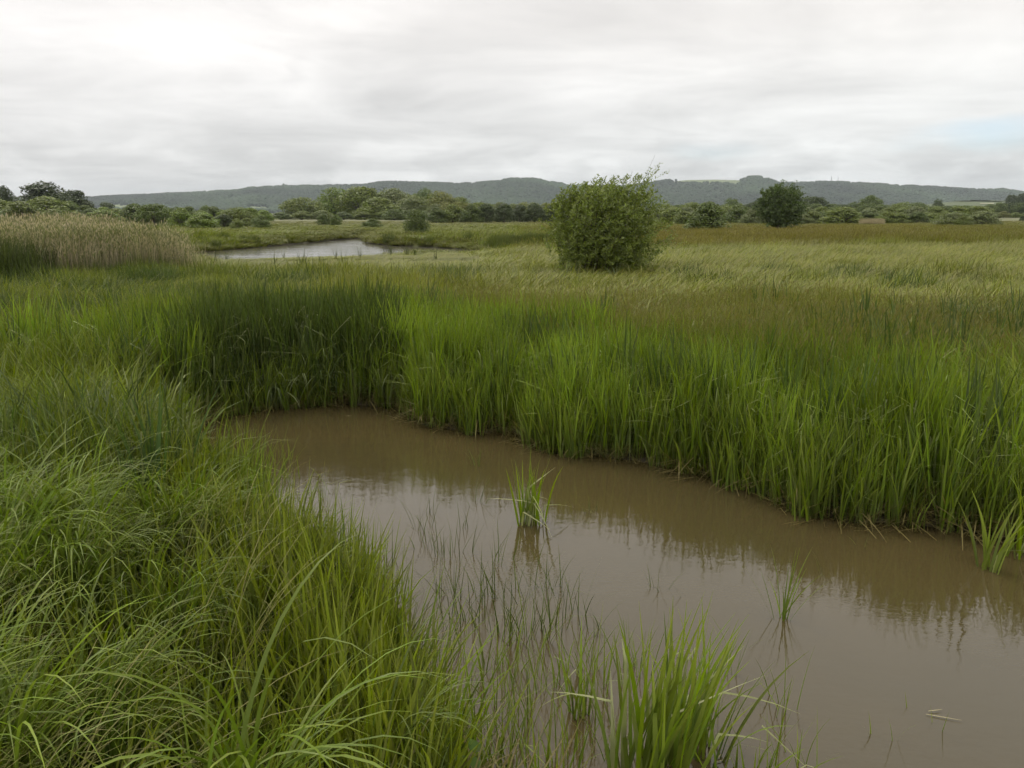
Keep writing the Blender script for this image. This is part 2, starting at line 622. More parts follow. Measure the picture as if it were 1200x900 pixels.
# reed sweet-grass clump (near): upright broad blades, some folded over
for i in range(8):
    n = 13
    L = U(0.75, 1.15, n)
    kf = RNG.random(n) < 0.28
    a = blades(n, L, U(0.016, 0.030, n), U(0.0, 0.18, n), U(0.02, 0.45, n), U(0, TAU, n), disc(n, 0.11), 6, 2.0,
               np.where(kf, U(0.9, 1.9, n), 0), np.where(kf, U(0.45, 0.8, n), 2), np.where(kf, U(0.1, 0.8, n), 0), 0.7)
    n = 5   # low dead leaves leaning out
    b = blades(n, U(0.3, 0.6, n), U(0.007, 0.013, n), U(0.3, 0.9, n), U(0.5, 1.4, n), U(0, TAU, n), disc(n, 0.12), 5, 1.3, None, None, U(0.3, 0.9, n))
    proto('reed_clump', [a, b], M_REED, i)

# finer fringe clump: bright, sharp upright blades (iris and sweet-grass)
for i in range(6):
    n = 14
    a = blades(n, U(0.35, 0.75, n), U(0.012, 0.020, n), U(0.02, 0.25, n), U(0.0, 0.7, n), U(0, TAU, n), disc(n, 0.08), 5, 2.0, None, None, None, 0.6)
    proto('fringe_clump', [a], M_REED, i)

# broad sword leaves in fans
for i in range(4):
    n = 9
    bs = disc(n, 0.07)
    a = blades(n, U(0.7, 1.05, n), U(0.020, 0.032, n), U(0.0, 0.25, n), U(0.0, 0.35, n), U(0, TAU, n), bs, 6, 2.2, None, None, None, 0.4, 3.2)
    proto('sword_fan', [a], M_REED, i)

# drooping leaf clump (silvery bent leaves)
for i in range(5):
    n = 22
    kf = RNG.random(n) < 0.5
    a = blades(n, U(0.6, 1.0, n), U(0.012, 0.020, n), U(0.1, 0.4, n), U(0.7, 1.9, n), RNG.normal(0.1, 1.0, n), disc(n, 0.14), 8, 2.2,
               np.where(kf, U(0.5, 1.2, n), 0), np.where(kf, U(0.5, 0.75, n), 2), U(0, 0.55, n), 0.5)
    proto('droop_clump', [a], M_REED, i)

# long arching sedge (near left)
for i in range(7):
    n = 20
    fl = np.where(RNG.random(n) < 0.2, U(0.1, 0.45, n), U(0, 0.05, n))
    a = blades(n, U(0.7, 1.2, n), U(0.010, 0.017, n), U(0.0, 0.22, n), U(1.0, 2.6, n), RNG.normal(0.0, 0.8, n), disc(n, 0.08), 14, 2.8,
               None, None, fl, 0.4, 3.0)
    n = 12
    b = blades(n, U(0.35, 0.75, n), U(0.007, 0.012, n), U(0.0, 0.3, n), U(0.1, 0.8, n), U(0, TAU, n), disc(n, 0.15), 6, 1.6)
    proto('sedge_clump', [a, b], M_REED, i)

# fine arching flowering grass, leaning right (near left)
for i in range(5):
    n = 16
    azs = RNG.normal(0.15, 0.45, n)
    L = U(0.75, 1.25, n)
    a = blades(n, L, U(0.004, 0.006, n), U(0.1, 0.45, n), U(0.7, 1.5, n), azs, disc(n, 0.2), 9, 1.5, None, None, U(0.25, 0.8, n), 0.3, 5.0)
    n = 12
    b = blades(n, U(0.3, 0.6, n), U(0.004, 0.007, n), U(0.0, 0.5, n), U(0.3, 1.3, n), U(0, TAU, n), disc(n, 0.2), 6, 1.6)
    proto('arching_clump', [a, b], M_GRASS, i)

# short undergrowth
for i in range(5):
    n = 26
    a = blades(n, U(0.15, 0.5, n), U(0.006, 0.012, n), U(0.0, 0.7, n), U(0.2, 1.5, n), U(0, TAU, n), disc(n, 0.2), 5, 1.5, None, None,
               np.where(RNG.random(n) < 0.1, 0.6, 0))
    proto('under_clump', [a], M_GRASS, i)

# dead litter lying at the water's edge
for i in range(4):
    n = 16
    a = blades(n, U(0.15, 0.5, n), U(0.005, 0.012, n), U(0.8, 1.5, n), U(-0.1, 0.4, n), U(0, TAU, n), disc(n, 0.15), 4, 1.2,
               np.where(RNG.random(n) < 0.3, 0.7, 0), 0.5, 1.0)
    proto('litter', [a], M_RUSH, i)

# broad low leaves near the water (watercress, dock): small rounded blades
for i in range(4):
    n = 40
    bs = disc(n, 0.2)
    bs[:, 2] = U(0.02, 0.28, n)
    a = blades(n, U(0.05, 0.12, n), U(0.03, 0.06, n), U(0.7, 1.5, n), U(0, 0.6, n), U(0, TAU, n), bs, 3, 1.2, None, None, U(0, 0.15, n), 0.4, 2.4, 0.2)
    proto('broadleaf', [a], M_GRASS, i)


def patch(name, k_, n, size, Lr, wr, leanr, bendr, azf, mat, seg, fracflag, flagr, plume=None, twist=0.5, plen=(0.06, 0.12), pw=(0.012, 0.025)):
    for i in range(k_):
        bs = np.stack([U(-size / 2, size / 2, n), U(-size / 2, size / 2, n), np.full(n, -0.05)], -1)
        L = U(*Lr, n)
        lean, bend, azs = U(*leanr, n), U(*bendr, n), azf(n)
        fl = np.where(RNG.random(n) < fracflag, U(*flagr, n), 0)
        parts = [blades(n, L, U(*wr, n), lean, bend, azs, bs, seg, 1.8, None, None, fl, twist)]
        if plume:
            m_ = int(n * plume)
            V = parts[0][0].reshape(n, seg + 1, 2, 3)[:m_, -1].mean(1)
            th = (lean + bend)[:m_]
            parts.append(blades(m_, U(*plen, m_), U(*pw, m_), np.minimum(th, 1.2), U(-0.2, 0.5, m_), azs[:m_], V - [0, 0, 0.04], 3, 1.3, None, None, U(0.4, 1.0, m_), 1.5, 2.0, None, 0.3))
        proto(name, parts, mat, i)


# patches for the middle distance (about a metre across) and beyond
patch('lush_patch', 6, 85, 1.0, (0.5, 1.05), (0.014, 0.028), (0, 0.3), (0.1, 1.4), lambda n: RNG.normal(0.0, 1.6, n), M_REED, 5, 0.08, (0.2, 0.7))
patch('rush_patch', 5, 130, 1.0, (0.55, 0.95), (0.007, 0.012), (0, 0.22), (0.0, 0.4), lambda n: U(0, TAU, n), M_RUSH, 4, 0.10, (0.3, 0.8), 0.35)
patch('wind_patch', 6, 110, 1.1, (0.45, 0.95), (0.018, 0.034), (0.15, 0.5), (0.7, 1.9), lambda n: RNG.normal(0.1, 0.7, n), M_GRASS, 5, 0.35, (0.2, 0.9))
patch('far_patch', 5, 260, 3.0, (0.5, 0.95), (0.03, 0.06), (0.05, 0.4), (0.2, 1.2), lambda n: RNG.normal(0.1, 1.0, n), M_GRASS, 3, 0.15, (0.2, 0.7))
patch('far_rush_patch', 4, 300, 3.0, (0.55, 0.95), (0.02, 0.045), (0.0, 0.3), (0.0, 0.4), lambda n: U(0, TAU, n), M_RUSH, 3, 0.25, (0.3, 0.9), 0.25, 0.5, (0.1, 0.2), (0.03, 0.07))
patch('dark_reed_patch', 4, 170, 1.2, (1.2, 1.75), (0.016, 0.03), (0, 0.15), (0.1, 0.6), lambda n: RNG.normal(0.0, 1.2, n), M_REED, 5, 0.04, (0.2, 0.5))
patch('plume_patch', 5, 85, 1.3, (1.2, 2.1), (0.008, 0.014), (0, 0.10), (0.0, 0.3), lambda n: RNG.normal(0.0, 1.0, n), M_PLUME, 5, 0.8, (0.5, 1.0), 0.85, 0.4, (0.14, 0.28), (0.02, 0.045))


# ------------------------------------------------------------------ scattering
def scatter(name, pts, protos, tint, rotz=None, scale=None, zscale=None, tilt=0.05, label=None, sink=0.0, sizeof=None):
    """one object of stuff: plants of a mass instanced on points"""
    P = np.asarray(pts, float)
    n = len(P)
    me = bpy.data.meshes.new(name)
    z = height(P[:, 0], P[:, 1]) if P.shape[1] == 2 else P[:, 2]
    co = np.stack([P[:, 0], P[:, 1], z - sink], -1).astype(np.float32)
    me.vertices.add(n)
    me.vertices.foreach_set('co', co.ravel())
    rot = np.stack([RNG.normal(0, tilt, n), RNG.normal(0, tilt, n), U(0, TAU, n) if rotz is None else rotz(n)], -1).astype(np.float32)
    s = U(0.8, 1.15, n) if scale is None else scale
    zs = np.ones(n) if zscale is None else zscale
    scl = np.stack([s, s, s * zs], -1).astype(np.float32)
    a = me.attributes.new('rot', 'FLOAT_VECTOR', 'POINT')
    a.data.foreach_set('vector', rot.ravel())
    a = me.attributes.new('scl', 'FLOAT_VECTOR', 'POINT')
    a.data.foreach_set('vector', scl.ravel())
    a = me.attributes.new('pick', 'INT', 'POINT')
    a.data.foreach_set('value', RNG.integers(0, len(PROTO[protos].objects), n).astype(np.int32))
    a = me.attributes.new('tint', 'FLOAT_COLOR', 'POINT')
    t4 = np.ones((n, 4), np.float32)
    t4[:, :3] = np.broadcast_to(tint, (n, 3)) * (1 + RNG.normal(0, 0.10, (n, 1)))
    a.data.foreach_set('color', np.maximum(t4, 0.004).ravel())
    o = link(name, me)
    ng = bpy.data.node_groups.new(name, 'GeometryNodeTree')
    ng.interface.new_socket('Geometry', in_out='INPUT', socket_type='NodeSocketGeometry')
    ng.interface.new_socket('Geometry', in_out='OUTPUT', socket_type='NodeSocketGeometry')
    N = ng.nodes
    gi, go = N.new('NodeGroupInput'), N.new('NodeGroupOutput')
    ip = N.new('GeometryNodeInstanceOnPoints')
    ci = N.new('GeometryNodeCollectionInfo')
    ci.inputs['Collection'].default_value = PROTO[protos]
    ci.inputs['Separate Children'].default_value = True
    ci.inputs['Reset Children'].default_value = True

    def named(nm, typ):
        d = N.new('GeometryNodeInputNamedAttribute')
        d.data_type = typ
        d.inputs[0].default_value = nm
        return d.outputs[0]
    Lk = ng.links.new
    Lk(gi.outputs[0], ip.inputs['Points'])
    Lk(ci.outputs[0], ip.inputs['Instance'])
    ip.inputs['Pick Instance'].default_value = True
    Lk(named('pick', 'INT'), ip.inputs['Instance Index'])
    Lk(named('rot', 'FLOAT_VECTOR'), ip.inputs['Rotation'])
    Lk(named('scl', 'FLOAT_VECTOR'), ip.inputs['Scale'])
    Lk(ip.outputs[0], go.inputs[0])
    md = o.modifiers.new('scatter', 'NODES')
    md.node_group = ng
    tag(o, label, kind='stuff')
    return o


def rnd_pts(n, x0, x1, y0, y1):
    return np.stack([U(x0, x1, n), U(y0, y1, n)], -1)


def in_view(P, m=1.18, pad=1.2):
    return np.abs(P[:, 0]) < 0.64 * m * P[:, 1] + pad


def is_left(P):
    """the near left bank, where the photographer stands"""
    x, y = P[:, 0], P[:, 1]
    edge = np.interp(y, [p[1] for p in sorted(P2 + [P1[0]], key=lambda p: p[1])], [p[0] for p in sorted(P2 + [P1[0]], key=lambda p: p[1])])
    return (x < edge + 0.05) & (y < 9.2)


def pxof(P):
    return 600 + F * P[:, 0] / np.maximum(P[:, 1], 0.3)


def lf_(px):
    return smooth(620, 420, px)


def river_cap(P, hveg):
    """plants get short towards the river so that the water shows over them"""
    px = pxof(P)
    y = P[:, 1]
    w = smooth(215, 260, px) * smooth(600, 545, px) * (river_sd(P[:, 0], P[:, 1]) > 0.1) * smooth(20, 24, y) * (y < 60)
    room = (EYE - 0.0580 * y - height(P[:, 0], P[:, 1])) / hveg
    lim = np.clip(room, 0.22, 1.0)
    lim = np.minimum(lim * U(0.8, 1.15, len(P)), 1.0)
    farside = smooth(235, 280, px) * smooth(560, 500, px) * (y > 60) * smooth(7, 1, river_sd(P[:, 0], P[:, 1])) * (y < 110)
    return (1 - w * (1 - lim)) * (1 - 0.5 * farside)


bright = np.array([0.132, 0.190, 0.022])
deep = np.array([0.060, 0.088, 0.022])

# 1 reeds along the far and right shore
P = rnd_pts(60000, -6, 9, 2, 14)
sp_ = pond_sd(P[:, 0], P[:, 1])
ok = in_view(P) & ~is_left(P) & (sp_ > -0.05) & (sp_ < 3.2) & (P[:, 1] > 4.2)
P, sp_ = P[ok], sp_[ok]
gapn = smooth(0.34, 0.56, fbm(P[:, 0], P[:, 1], 0.42, 25, 2))
keep = RNG.random(len(P)) < np.where(sp_ < 1.3, 0.05 + 0.25 * gapn, 0.15)
P, sp_ = P[keep], sp_[keep]
px = pxof(P)
dk = smooth(200, 260, px) * smooth(450, 400, px) * smooth(7.5, 8.5, P[:, 1])
tint = bright * (1 - dk[:, None]) + deep * dk[:, None]
vv = 0.6 + 0.85 * fbm(P[:, 0], P[:, 1], 0.9, 21, 2)
print('reeds', len(P))
scatter('pond_edge_reeds', P, 'reed_clump', tint * vv[:, None], scale=U(0.85, 1.15, len(P)) * (0.66 + 0.7 * fbm(P[:, 0], P[:, 1], 0.8, 22, 2)) * (0.93 - 0.17 * smooth(430, 640, px)) * (1 + 0.08 * dk) * (0.72 + 0.28 * smooth(-0.1, 0.5, sp_)),
        label='dense bright green reeds along the far shore of the pond')

# fringe in front of them, on the edge
P = rnd_pts(60000, -6, 9, 2, 12)
sp_ = pond_sd(P[:, 0], P[:, 1])
ok = in_view(P) & ~is_left(P) & (sp_ > -0.14) & (sp_ < 0.35) & (P[:, 1] > 4.2) & (RNG.random(len(P)) < 0.28 * smooth(0.35, 0.6, fbm(P[:, 0], P[:, 1], 0.5, 23, 2)) + 0.04)
P = P[ok]
print('fringe', len(P))
scatter('reed_fringe', P, 'fringe_clump', np.array([0.125, 0.175, 0.022]), scale=U(0.7, 1.2, len(P)), label='short green blades standing at the water line of the far shore')
P = rnd_pts(60000, -7, 9, 2, 12)
sp_ = pond_sd(P[:, 0], P[:, 1])
P = P[in_view(P) & (sp_ > -0.06) & (sp_ < 0.3) & (RNG.random(len(P)) < 0.45)]
scatter('dead_leaf_litter', P, 'litter', np.array([0.16, 0.11, 0.05]), label='brown dead leaves along the water line', scale=U(0.7, 1.2, len(P)))

# dark dense reeds and pale drooping leaves left of the pond head
P = np.concatenate([rnd_pts(900, *r) for r in [(-4.3, -1.6, 9.6, 11.8)]])
P = P[(pond_sd(P[:, 0], P[:, 1]) > 0.05)]
scatter('dark_reed_bed', P[::3], 'reed_clump', deep * 0.9, scale=U(1.0, 1.3, len(P[::3])), label='dark green reeds behind the head of the pond')
cl = []
for a, b, n, s in [(300, 470, 26, 0.5), (345, 455, 20, 0.35), (250, 486, 12, 0.25), (40, 560, 40, 0.55), (10, 545, 20, 0.5), (120, 575, 16, 0.4), (470, 470, 8, 0.3), (190, 500, 8, 0.3), (650, 340, 20, 1.2), (560, 345, 14, 1.0), (60, 420, 16, 1.0), (150, 400, 16, 0.9), (250, 395, 14, 0.8), (90, 480, 12, 0.5), (330, 385, 14, 0.8), (200, 440, 8, 0.5)]:
    c = ground_at(a, b, 0.1)
    cl.append(np.stack([RNG.normal(c[0], s, n), RNG.normal(c[1], s * 0.7, n)], -1))
P = np.concatenate(cl)
P = P[pond_sd(P[:, 0], P[:, 1]) > -0.05]
scatter('drooping_leaves', P, 'droop_clump', np.array([0.085, 0.125, 0.05]), rotz=lambda n: RNG.normal(0, 0.7, n), label='silvery bent over reed leaves', scale=U(0.7, 1.05, len(P)))

# 2 lush growth behind the fringe and on the left, out to 25 m
P = rnd_pts(14000, -22, 22, 4.5, 27)
sp_ = pond_sd(P[:, 0], P[:, 1])
px = pxof(P)
ok = in_view(P) & ((sp_ > 1.6) & ~is_left(P) | is_left(P) & (sp_ > 0.6) & (P[:, 1] > 5.0)) & (RNG.random(len(P)) < np.where(P[:, 1] < 14, 0.95, 0.55))
P = P[ok]
px = pxof(P)
lf = smooth(620, 420, px)
keep = RNG.random(len(P)) < np.clip(lf + smooth(13.0, 10.5, P[:, 1]), 0.12, 1)
P = P[keep]
px = pxof(P)
c = sward(P[:, 0], P[:, 1])
c = c * (0.40 + 1.05 * fbm(P[:, 0], P[:, 1], 1.5, 31, 3))[:, None]
dkp = smooth(0.55, 0.70, fbm(P[:, 0], P[:, 1], 1.8, 30, 2))[:, None]
c = c * (1 - dkp) + np.array([0.055, 0.085, 0.022]) * dkp
zs = (0.5 + 0.95 * fbm(P[:, 0], P[:, 1], 1.3, 32, 2)) * river_cap(P, 0.95) * (0.80 + 0.15 * lf_(px))
print('lush', len(P))
scatter('lush_grass', P, 'lush_patch', c, scale=U(0.8, 1.1, len(P)), zscale=zs, label='lush green grass and sedge beyond the pond')

# rushes, right of the middle
P = rnd_pts(12000, -20, 26, 8.5, 30)
sp_ = pond_sd(P[:, 0], P[:, 1])
px = pxof(P)
w = smooth(330, 620, px + 140 * (fbm(P[:, 0], P[:, 1], 2.5, 33, 2) - 0.5)) * smooth(1.9, 3.1, sp_) * smooth(18, 13, P[:, 1]) * (0.55 + 0.7 * fbm(P[:, 0], P[:, 1], 2.0, 34, 2))
P = P[in_view(P) & (RNG.random(len(P)) < w)]
c = sward(P[:, 0], P[:, 1]) * 0.95
print('rush', len(P))
scatter('flowering_rushes', P, 'rush_patch', c, scale=U(0.85, 1.15, len(P)), zscale=0.58 + 0.4 * fbm(P[:, 0], P[:, 1], 2, 35, 2), label='brownish flowering rushes behind the reeds')

# wind bent silvery meadow
P = rnd_pts(28000, -45, 45, 11.5, 62)
px = pxof(P)
sr_ = river_sd(P[:, 0], P[:, 1])
ok = in_view(P, 1.12, 2) & (sr_ > 0.3) & (RNG.random(len(P)) < smooth(11.5, 15, P[:, 1]) * np.where(P[:, 1] < 36, 1.0, 0.55))
P = P[ok]
c = sward(P[:, 0], P[:, 1]) * (0.55 + 0.85 * fbm(P[:, 0], P[:, 1], 2.0, 36, 3))[:, None]
print('wind', len(P))
scatter('wind_bent_meadow', P, 'wind_patch', c, rotz=lambda n: RNG.normal(0, 0.5, n), scale=U(0.8, 1.15, len(P)), zscale=(0.6 + 0.55 * fbm(P[:, 0], P[:, 1], 2.4, 37, 3)) * river_cap(P, 0.75),
        label='pale green wind bent meadow grass')

# thin stalks that stand in front of the river
P = rnd_pts(1500, -26, -2, 26, 52)
px = pxof(P)
P = P[(px > 235) & (px < 520) & (river_sd(P[:, 0], P[:, 1]) > 0) & (P[:, 1] < 52)]
P = P[RNG.random(len(P)) < 0.03]
scatter('river_bank_stalks', P, 'fringe_clump', np.array([0.06, 0.075, 0.025]), scale=U(0.8, 1.5, len(P)), label='tall dark stalks on the near bank of the river')

# grass along the far bank of the river
P = rnd_pts(26000, -60, 8, 54, 100)
sr_ = river_sd(P[:, 0], P[:, 1])
P = P[in_view(P, 1.1, 3) & (sr_ > 0.12) & (sr_ < 3.2)]
P = P[RNG.random(len(P)) < 0.7]
print('farbank', len(P))
scatter('river_bank_grass', P, 'wind_patch', sward(P[:, 0], P[:, 1]) * 0.85, scale=U(0.9, 1.2, len(P)), zscale=U(0.4, 0.65, len(P)), label='green grass edging the river')

# far meadow
P = rnd_pts(36000, -130, 130, 46, 190)
sr_ = river_sd(P[:, 0], P[:, 1])
ok = in_view(P, 1.1, 3) & (sr_ > 2.0) & (RNG.random(len(P)) < smooth(44, 60, P[:, 1]) * np.where(P[:, 1] < 110, 0.9, 0.45))
P = P[ok]
c = sward(P[:, 0], P[:, 1]) * (0.8 + 0.4 * fbm(P[:, 0], P[:, 1] / 1.0, 7, 38, 3))[:, None]
print('far', len(P))
half = RNG.random(len(P)) < 0.5
px = pxof(P)
rush = (px > 620) & half
hz = (0.65 + 0.5 * fbm(P[:, 0], P[:, 1], 8, 39, 3)) * river_cap(P, 0.8) * np.interp(P[:, 1], [55, 80, 120, 160], [1, 0.75, 0.45, 0.3]) * (1 - 0.35 * smooth(640, 560, pxof(P)) * smooth(66, 80, P[:, 1]))
scatter('far_meadow', P[~rush], 'far_patch', c[~rush], rotz=lambda n: RNG.normal(0, 0.6, n), zscale=hz[~rush], scale=U(0.9, 1.2, (~rush).sum()), label='green grass of the far meadow')
scatter('rusty_meadow', P[rush], 'far_rush_patch', c[rush], zscale=hz[rush], scale=U(0.9, 1.2, rush.sum()), label='rusty brown rushes in the far meadow')

# taller dark reeds on the far bank and point of the river
cl = []
for a, b, n, sx, sy in [(440, 283.5, 26, 0.9, 1.2), (540, 289, 70, 1.6, 1.5), (575, 289, 65, 2.4, 1.5), (615, 289, 50, 2.4, 1.5), (640, 290, 30, 2.0, 1.5), (330, 284.0, 30, 6.0, 0.6), (280, 287, 24, 4.0, 0.6)]:
    c = ground_at(a, b, -0.1)
    cl.append(np.stack([RNG.normal(c[0], sx, n), RNG.normal(c[1], sy, n)], -1))
P = np.concatenate(cl)
P = P[river_sd(P[:, 0], P[:, 1]) > 0.1]
scatter('river_reeds', P, 'dark_reed_patch', np.array([0.075, 0.095, 0.028]), scale=U(0.55, 0.8, len(P)) * np.where(pxof(P) < 420, 0.75, 1.0), label='dark reeds on the far bank of the river')

# tall dry plumed reed bed on the left
P = rnd_pts(5000, -32, -6, 19, 34)
px = pxof(P)
top = np.interp(px, [-200, 0, 200, 218, 232], [1, 1, 1, 0.6, 0])
P = P[(px > -140) & (px < 222 + 50 * (vnoise(P[:, 0], P[:, 1], 1.2, 5) - 0.62)) & (P[:, 1] > 22.5 + 1.5 * fbm(P[:, 0], P[:, 1], 2, 41, 2) + 2.5 * smooth(120, 215, px)) & (P[:, 1] < 31)]
px = pxof(P)
pz = (0.76 + 0.48 * fbm(P[:, 0], P[:, 1], 1.3, 42, 3)) * np.interp(px, [-100, 0, 60, 110, 150, 200, 228], [0.95, 0.90, 0.95, 1.0, 0.93, 0.80, 0.40])
print('plume', len(P))
scatter('plumed_reed_bed', P, 'plume_patch', np.array([0.10, 0.125, 0.040]), zscale=pz * 0.94, scale=U(0.95, 1.05, len(P)), label='tall pale brown plumed reeds at the left')
P = rnd_pts(2500, -26, -7, 18, 24)
px = pxof(P)
P = P[(px > -120) & (px < 150 + 30 * (vnoise(P[:, 0], P[:, 1], 1.0, 6) - 0.5)) & (P[:, 1] > 20.5) & (P[:, 1] < 23.2) & (RNG.random(len(P)) < 0.6 * smooth(0.4, 0.62, fbm(P[:, 0], P[:, 1], 2.2, 43, 2)))]
scatter('dark_reed_front', P, 'dark_reed_patch', np.array([0.05, 0.068, 0.02]), scale=U(0.75, 1.05, len(P)), label='dark green reeds in front of the pale reed bed')

# broad sword leaved fans
P = rnd_pts(9000, -9, 9, 4.6, 15)
sp_ = pond_sd(P[:, 0], P[:, 1])
dn = smooth(0.56, 0.68, fbm(P[:, 0], P[:, 1], 1.1, 58, 2))
P = P[in_view(P) & (sp_ > 0.25) & (RNG.random(len(P)) < 0.22 * dn)]
scatter('sword_leaved_fans', P, 'sword_fan', np.array([0.065, 0.100, 0.028]), scale=U(0.75, 1.15, len(P)), label='blue green sword leaved fans among the reeds')

# ---- the near left bank
P = rnd_pts(26000, -7, 1.2, 1.15, 9.5)
sp_ = pond_sd(P[:, 0], P[:, 1])
L_ = is_left(P) & in_view(P, 1.25, 0.9) & (sp_ > 0.0) & (np.hypot(P[:, 0], P[:, 1]) > 1.45)
PL, spL = P[L_], sp_[L_]
pxL = pxof(PL)
# undergrowth everywhere
Q = PL[RNG.random(len(PL)) < 0.15]
print('under', len(Q))
scatter('bank_undergrowth', Q, 'under_clump', np.array([0.075, 0.105, 0.014]), scale=U(0.8, 1.3, len(Q)), label='green undergrowth of the near bank')
# sedge
tus = smooth(0.38, 0.62, fbm(PL[:, 0], PL[:, 1], 0.45, 57, 2))
rc = np.hypot(PL[:, 0], PL[:, 1])
w = 0.23 * tus * smooth(6.2, 4.2, PL[:, 1]) * (rc > 2.15) * smooth(0.05, 0.35, spL)
Q = PL[RNG.random(len(PL)) < w]
n1_ = fbm(Q[:, 0], Q[:, 1], 1.1, 51, 2)
c = np.array([0.108, 0.158, 0.016]) * (0.5 + 0.9 * n1_)[:, None]
print('sedge', len(Q))
scatter('arching_sedge', Q, 'sedge_clump', c, rotz=lambda n: RNG.normal(-0.3, 1.0, n), scale=U(0.6, 0.95, len(Q)) * (0.6 + 0.8 * n1_), label='long arching sedge leaves on the near bank')
# fine arching flowering grass
w = 0.08 * smooth(-0.75, -1.5, PL[:, 0] + 0.10 * PL[:, 1]) * smooth(4.6, 3.6, PL[:, 1]) * smooth(0.4, 0.6, fbm(PL[:, 0], PL[:, 1], 0.8, 52, 2) + 0.06)
Q = PL[RNG.random(len(PL)) < w]
print('arch', len(Q))
scatter('arching_flowering_grass', Q, 'arching_clump', np.array([0.135, 0.16, 0.025]), rotz=lambda n: RNG.normal(0.1, 0.35, n), scale=U(0.75, 1.0, len(Q)), label='fine pale arching grass bowing to the right')
# upright blades along the shore
w = 0.5 * smooth(0.75, 0.15, spL) * smooth(9.5, 6, PL[:, 1]) + 0.10
w = w * (rc > 1.75)
Q = PL[RNG.random(len(PL)) < w]
print('upright', len(Q))
scatter('upright_bank_blades', Q, 'fringe_clump', np.array([0.135, 0.170, 0.016]) , scale=U(0.7, 1.15, len(Q)), label='bright upright blades along the near shore')
# mid left: reeds and lush growth
w = 0.20 * smooth(4.3, 5.6, PL[:, 1]) * smooth(0.3, 1.0, spL)
Q = PL[RNG.random(len(PL)) < w]
n1_ = fbm(Q[:, 0], Q[:, 1], 0.8, 53, 2)
c = (np.array([0.125, 0.160, 0.018])[None] * (1 - smooth(0.5, 0.65, n1_))[:, None] + np.array([0.05, 0.085, 0.025])[None] * smooth(0.5, 0.65, n1_)[:, None])
print('midleft', len(Q))
scatter('left_bank_reeds', Q, 'reed_clump', c, scale=U(0.45, 0.75, len(Q)) + 0.4 * smooth(0.5, 0.7, n1_), label='mixed green reeds on the left bank')
Q = rnd_pts(6000, -7, 9, 2.5, 12)
s_ = pond_sd(Q[:, 0], Q[:, 1])
Q = Q[in_view(Q) & (s_ > -0.03) & (s_ < 0.5) & (RNG.random(len(Q)) < 0.22 * smooth(0.45, 0.6, fbm(Q[:, 0], Q[:, 1], 0.8, 54, 2)))]
scatter('low_broad_leaves', Q, 'broadleaf', np.array([0.075, 0.125, 0.025]), label='small broad leaves at the foot of the reeds', scale=U(0.6, 1.0, len(Q)))

# ------------------------------------------------------------------ sprigs in the water
POND_GROUP = 'thin grass sprigs standing in the pond'


def tuft(px, py, h, n, spread, mat, label, name='reed_tuft', cat='reed tuft', wr=(0.010, 0.017), bendr=(0.0, 0.6), leanr=(0.02, 0.35), bias=0.0, kf=0.15, fl=0.0, grp=None, azm=None):
    c = ground_at(px, py, 0.0)
    if cat == 'reed tuft':
        h, n, wr = h * 1.3, int(n * 1.15), (wr[0] * 1.3, wr[1] * 1.35)
    azs = U(0, TAU, n) if azm is None else RNG.normal(azm, 1.0, n)
    L = h * U(0.55, 1.08, n)
    kk = RNG.random(n) < kf
    bs = disc(n, spread)
    bs[:, 2] = -0.10
    parts = [blades(n, L + 0.10, U(*wr, n), U(*leanr, n), U(*bendr, n), azs, bs, 7, 2.0, np.where(kk, U(0.7, 1.8, n), 0), np.where(kk, U(0.5, 0.8, n), 2),
                    np.where(kk, U(0.2, 0.9, n), fl), 0.5)]
    V, Fq, A = merge(parts)
    o = link(name, mesh_np(name, V, Fq, mat, False, {'v': A}))
    o.location = (c[0], c[1], 0)
    tag(o, label, cat, grp)
    return o


TW = (0.010, 0.019)
tuft(622, 612, 0.44, 30, 0.11, M_TUFT, 'compact green reed tuft standing alone in mid pond in front of the far reeds', wr=TW, leanr=(0, 0.22), bendr=(0, 0.5), kf=0.2)
tuft(916, 724, 0.34, 12, 0.04, M_TUFT, 'small open reed tuft in the right half of the pond with long V-shaped reflections', wr=(0.007, 0.012), leanr=(0.05, 0.5), bendr=(0, 0.4), kf=0.05)
tuft(1156, 668, 0.44, 16, 0.06, M_TUFT, 'bright reed tuft in the water by the right edge close to the far reeds', wr=TW, leanr=(0.05, 0.45), bendr=(0.1, 0.7), kf=0.1, azm=0.6)
tuft(1195, 650, 0.5, 20, 0.10, M_TUFT, 'reed tuft cut by the right edge of the picture in front of the far reeds', wr=TW)
tuft(935, 590, 0.55, 20, 0.08, M_TUFT, 'pale green reed tuft standing just off the far shore below the tall reeds', wr=TW, leanr=(0, 0.3))
tuft(515, 497, 0.62, 34, 0.18, M_TUFT, 'broad bright green tuft at the corner of the far shore left of the middle', wr=TW, leanr=(0, 0.3))
tuft(560, 545, 0.2, 9, 0.05, M_TUFT_DARK, 'thin low sprig in the water just below the corner of the far shore', 'grass_sprig', 'grass sprig', (0.005, 0.009))
tuft(690, 600, 0.16, 8, 0.05, M_TUFT_DARK, 'faint low sprig right of the compact reed tuft in mid pond', 'grass_sprig', 'grass sprig', (0.005, 0.008))
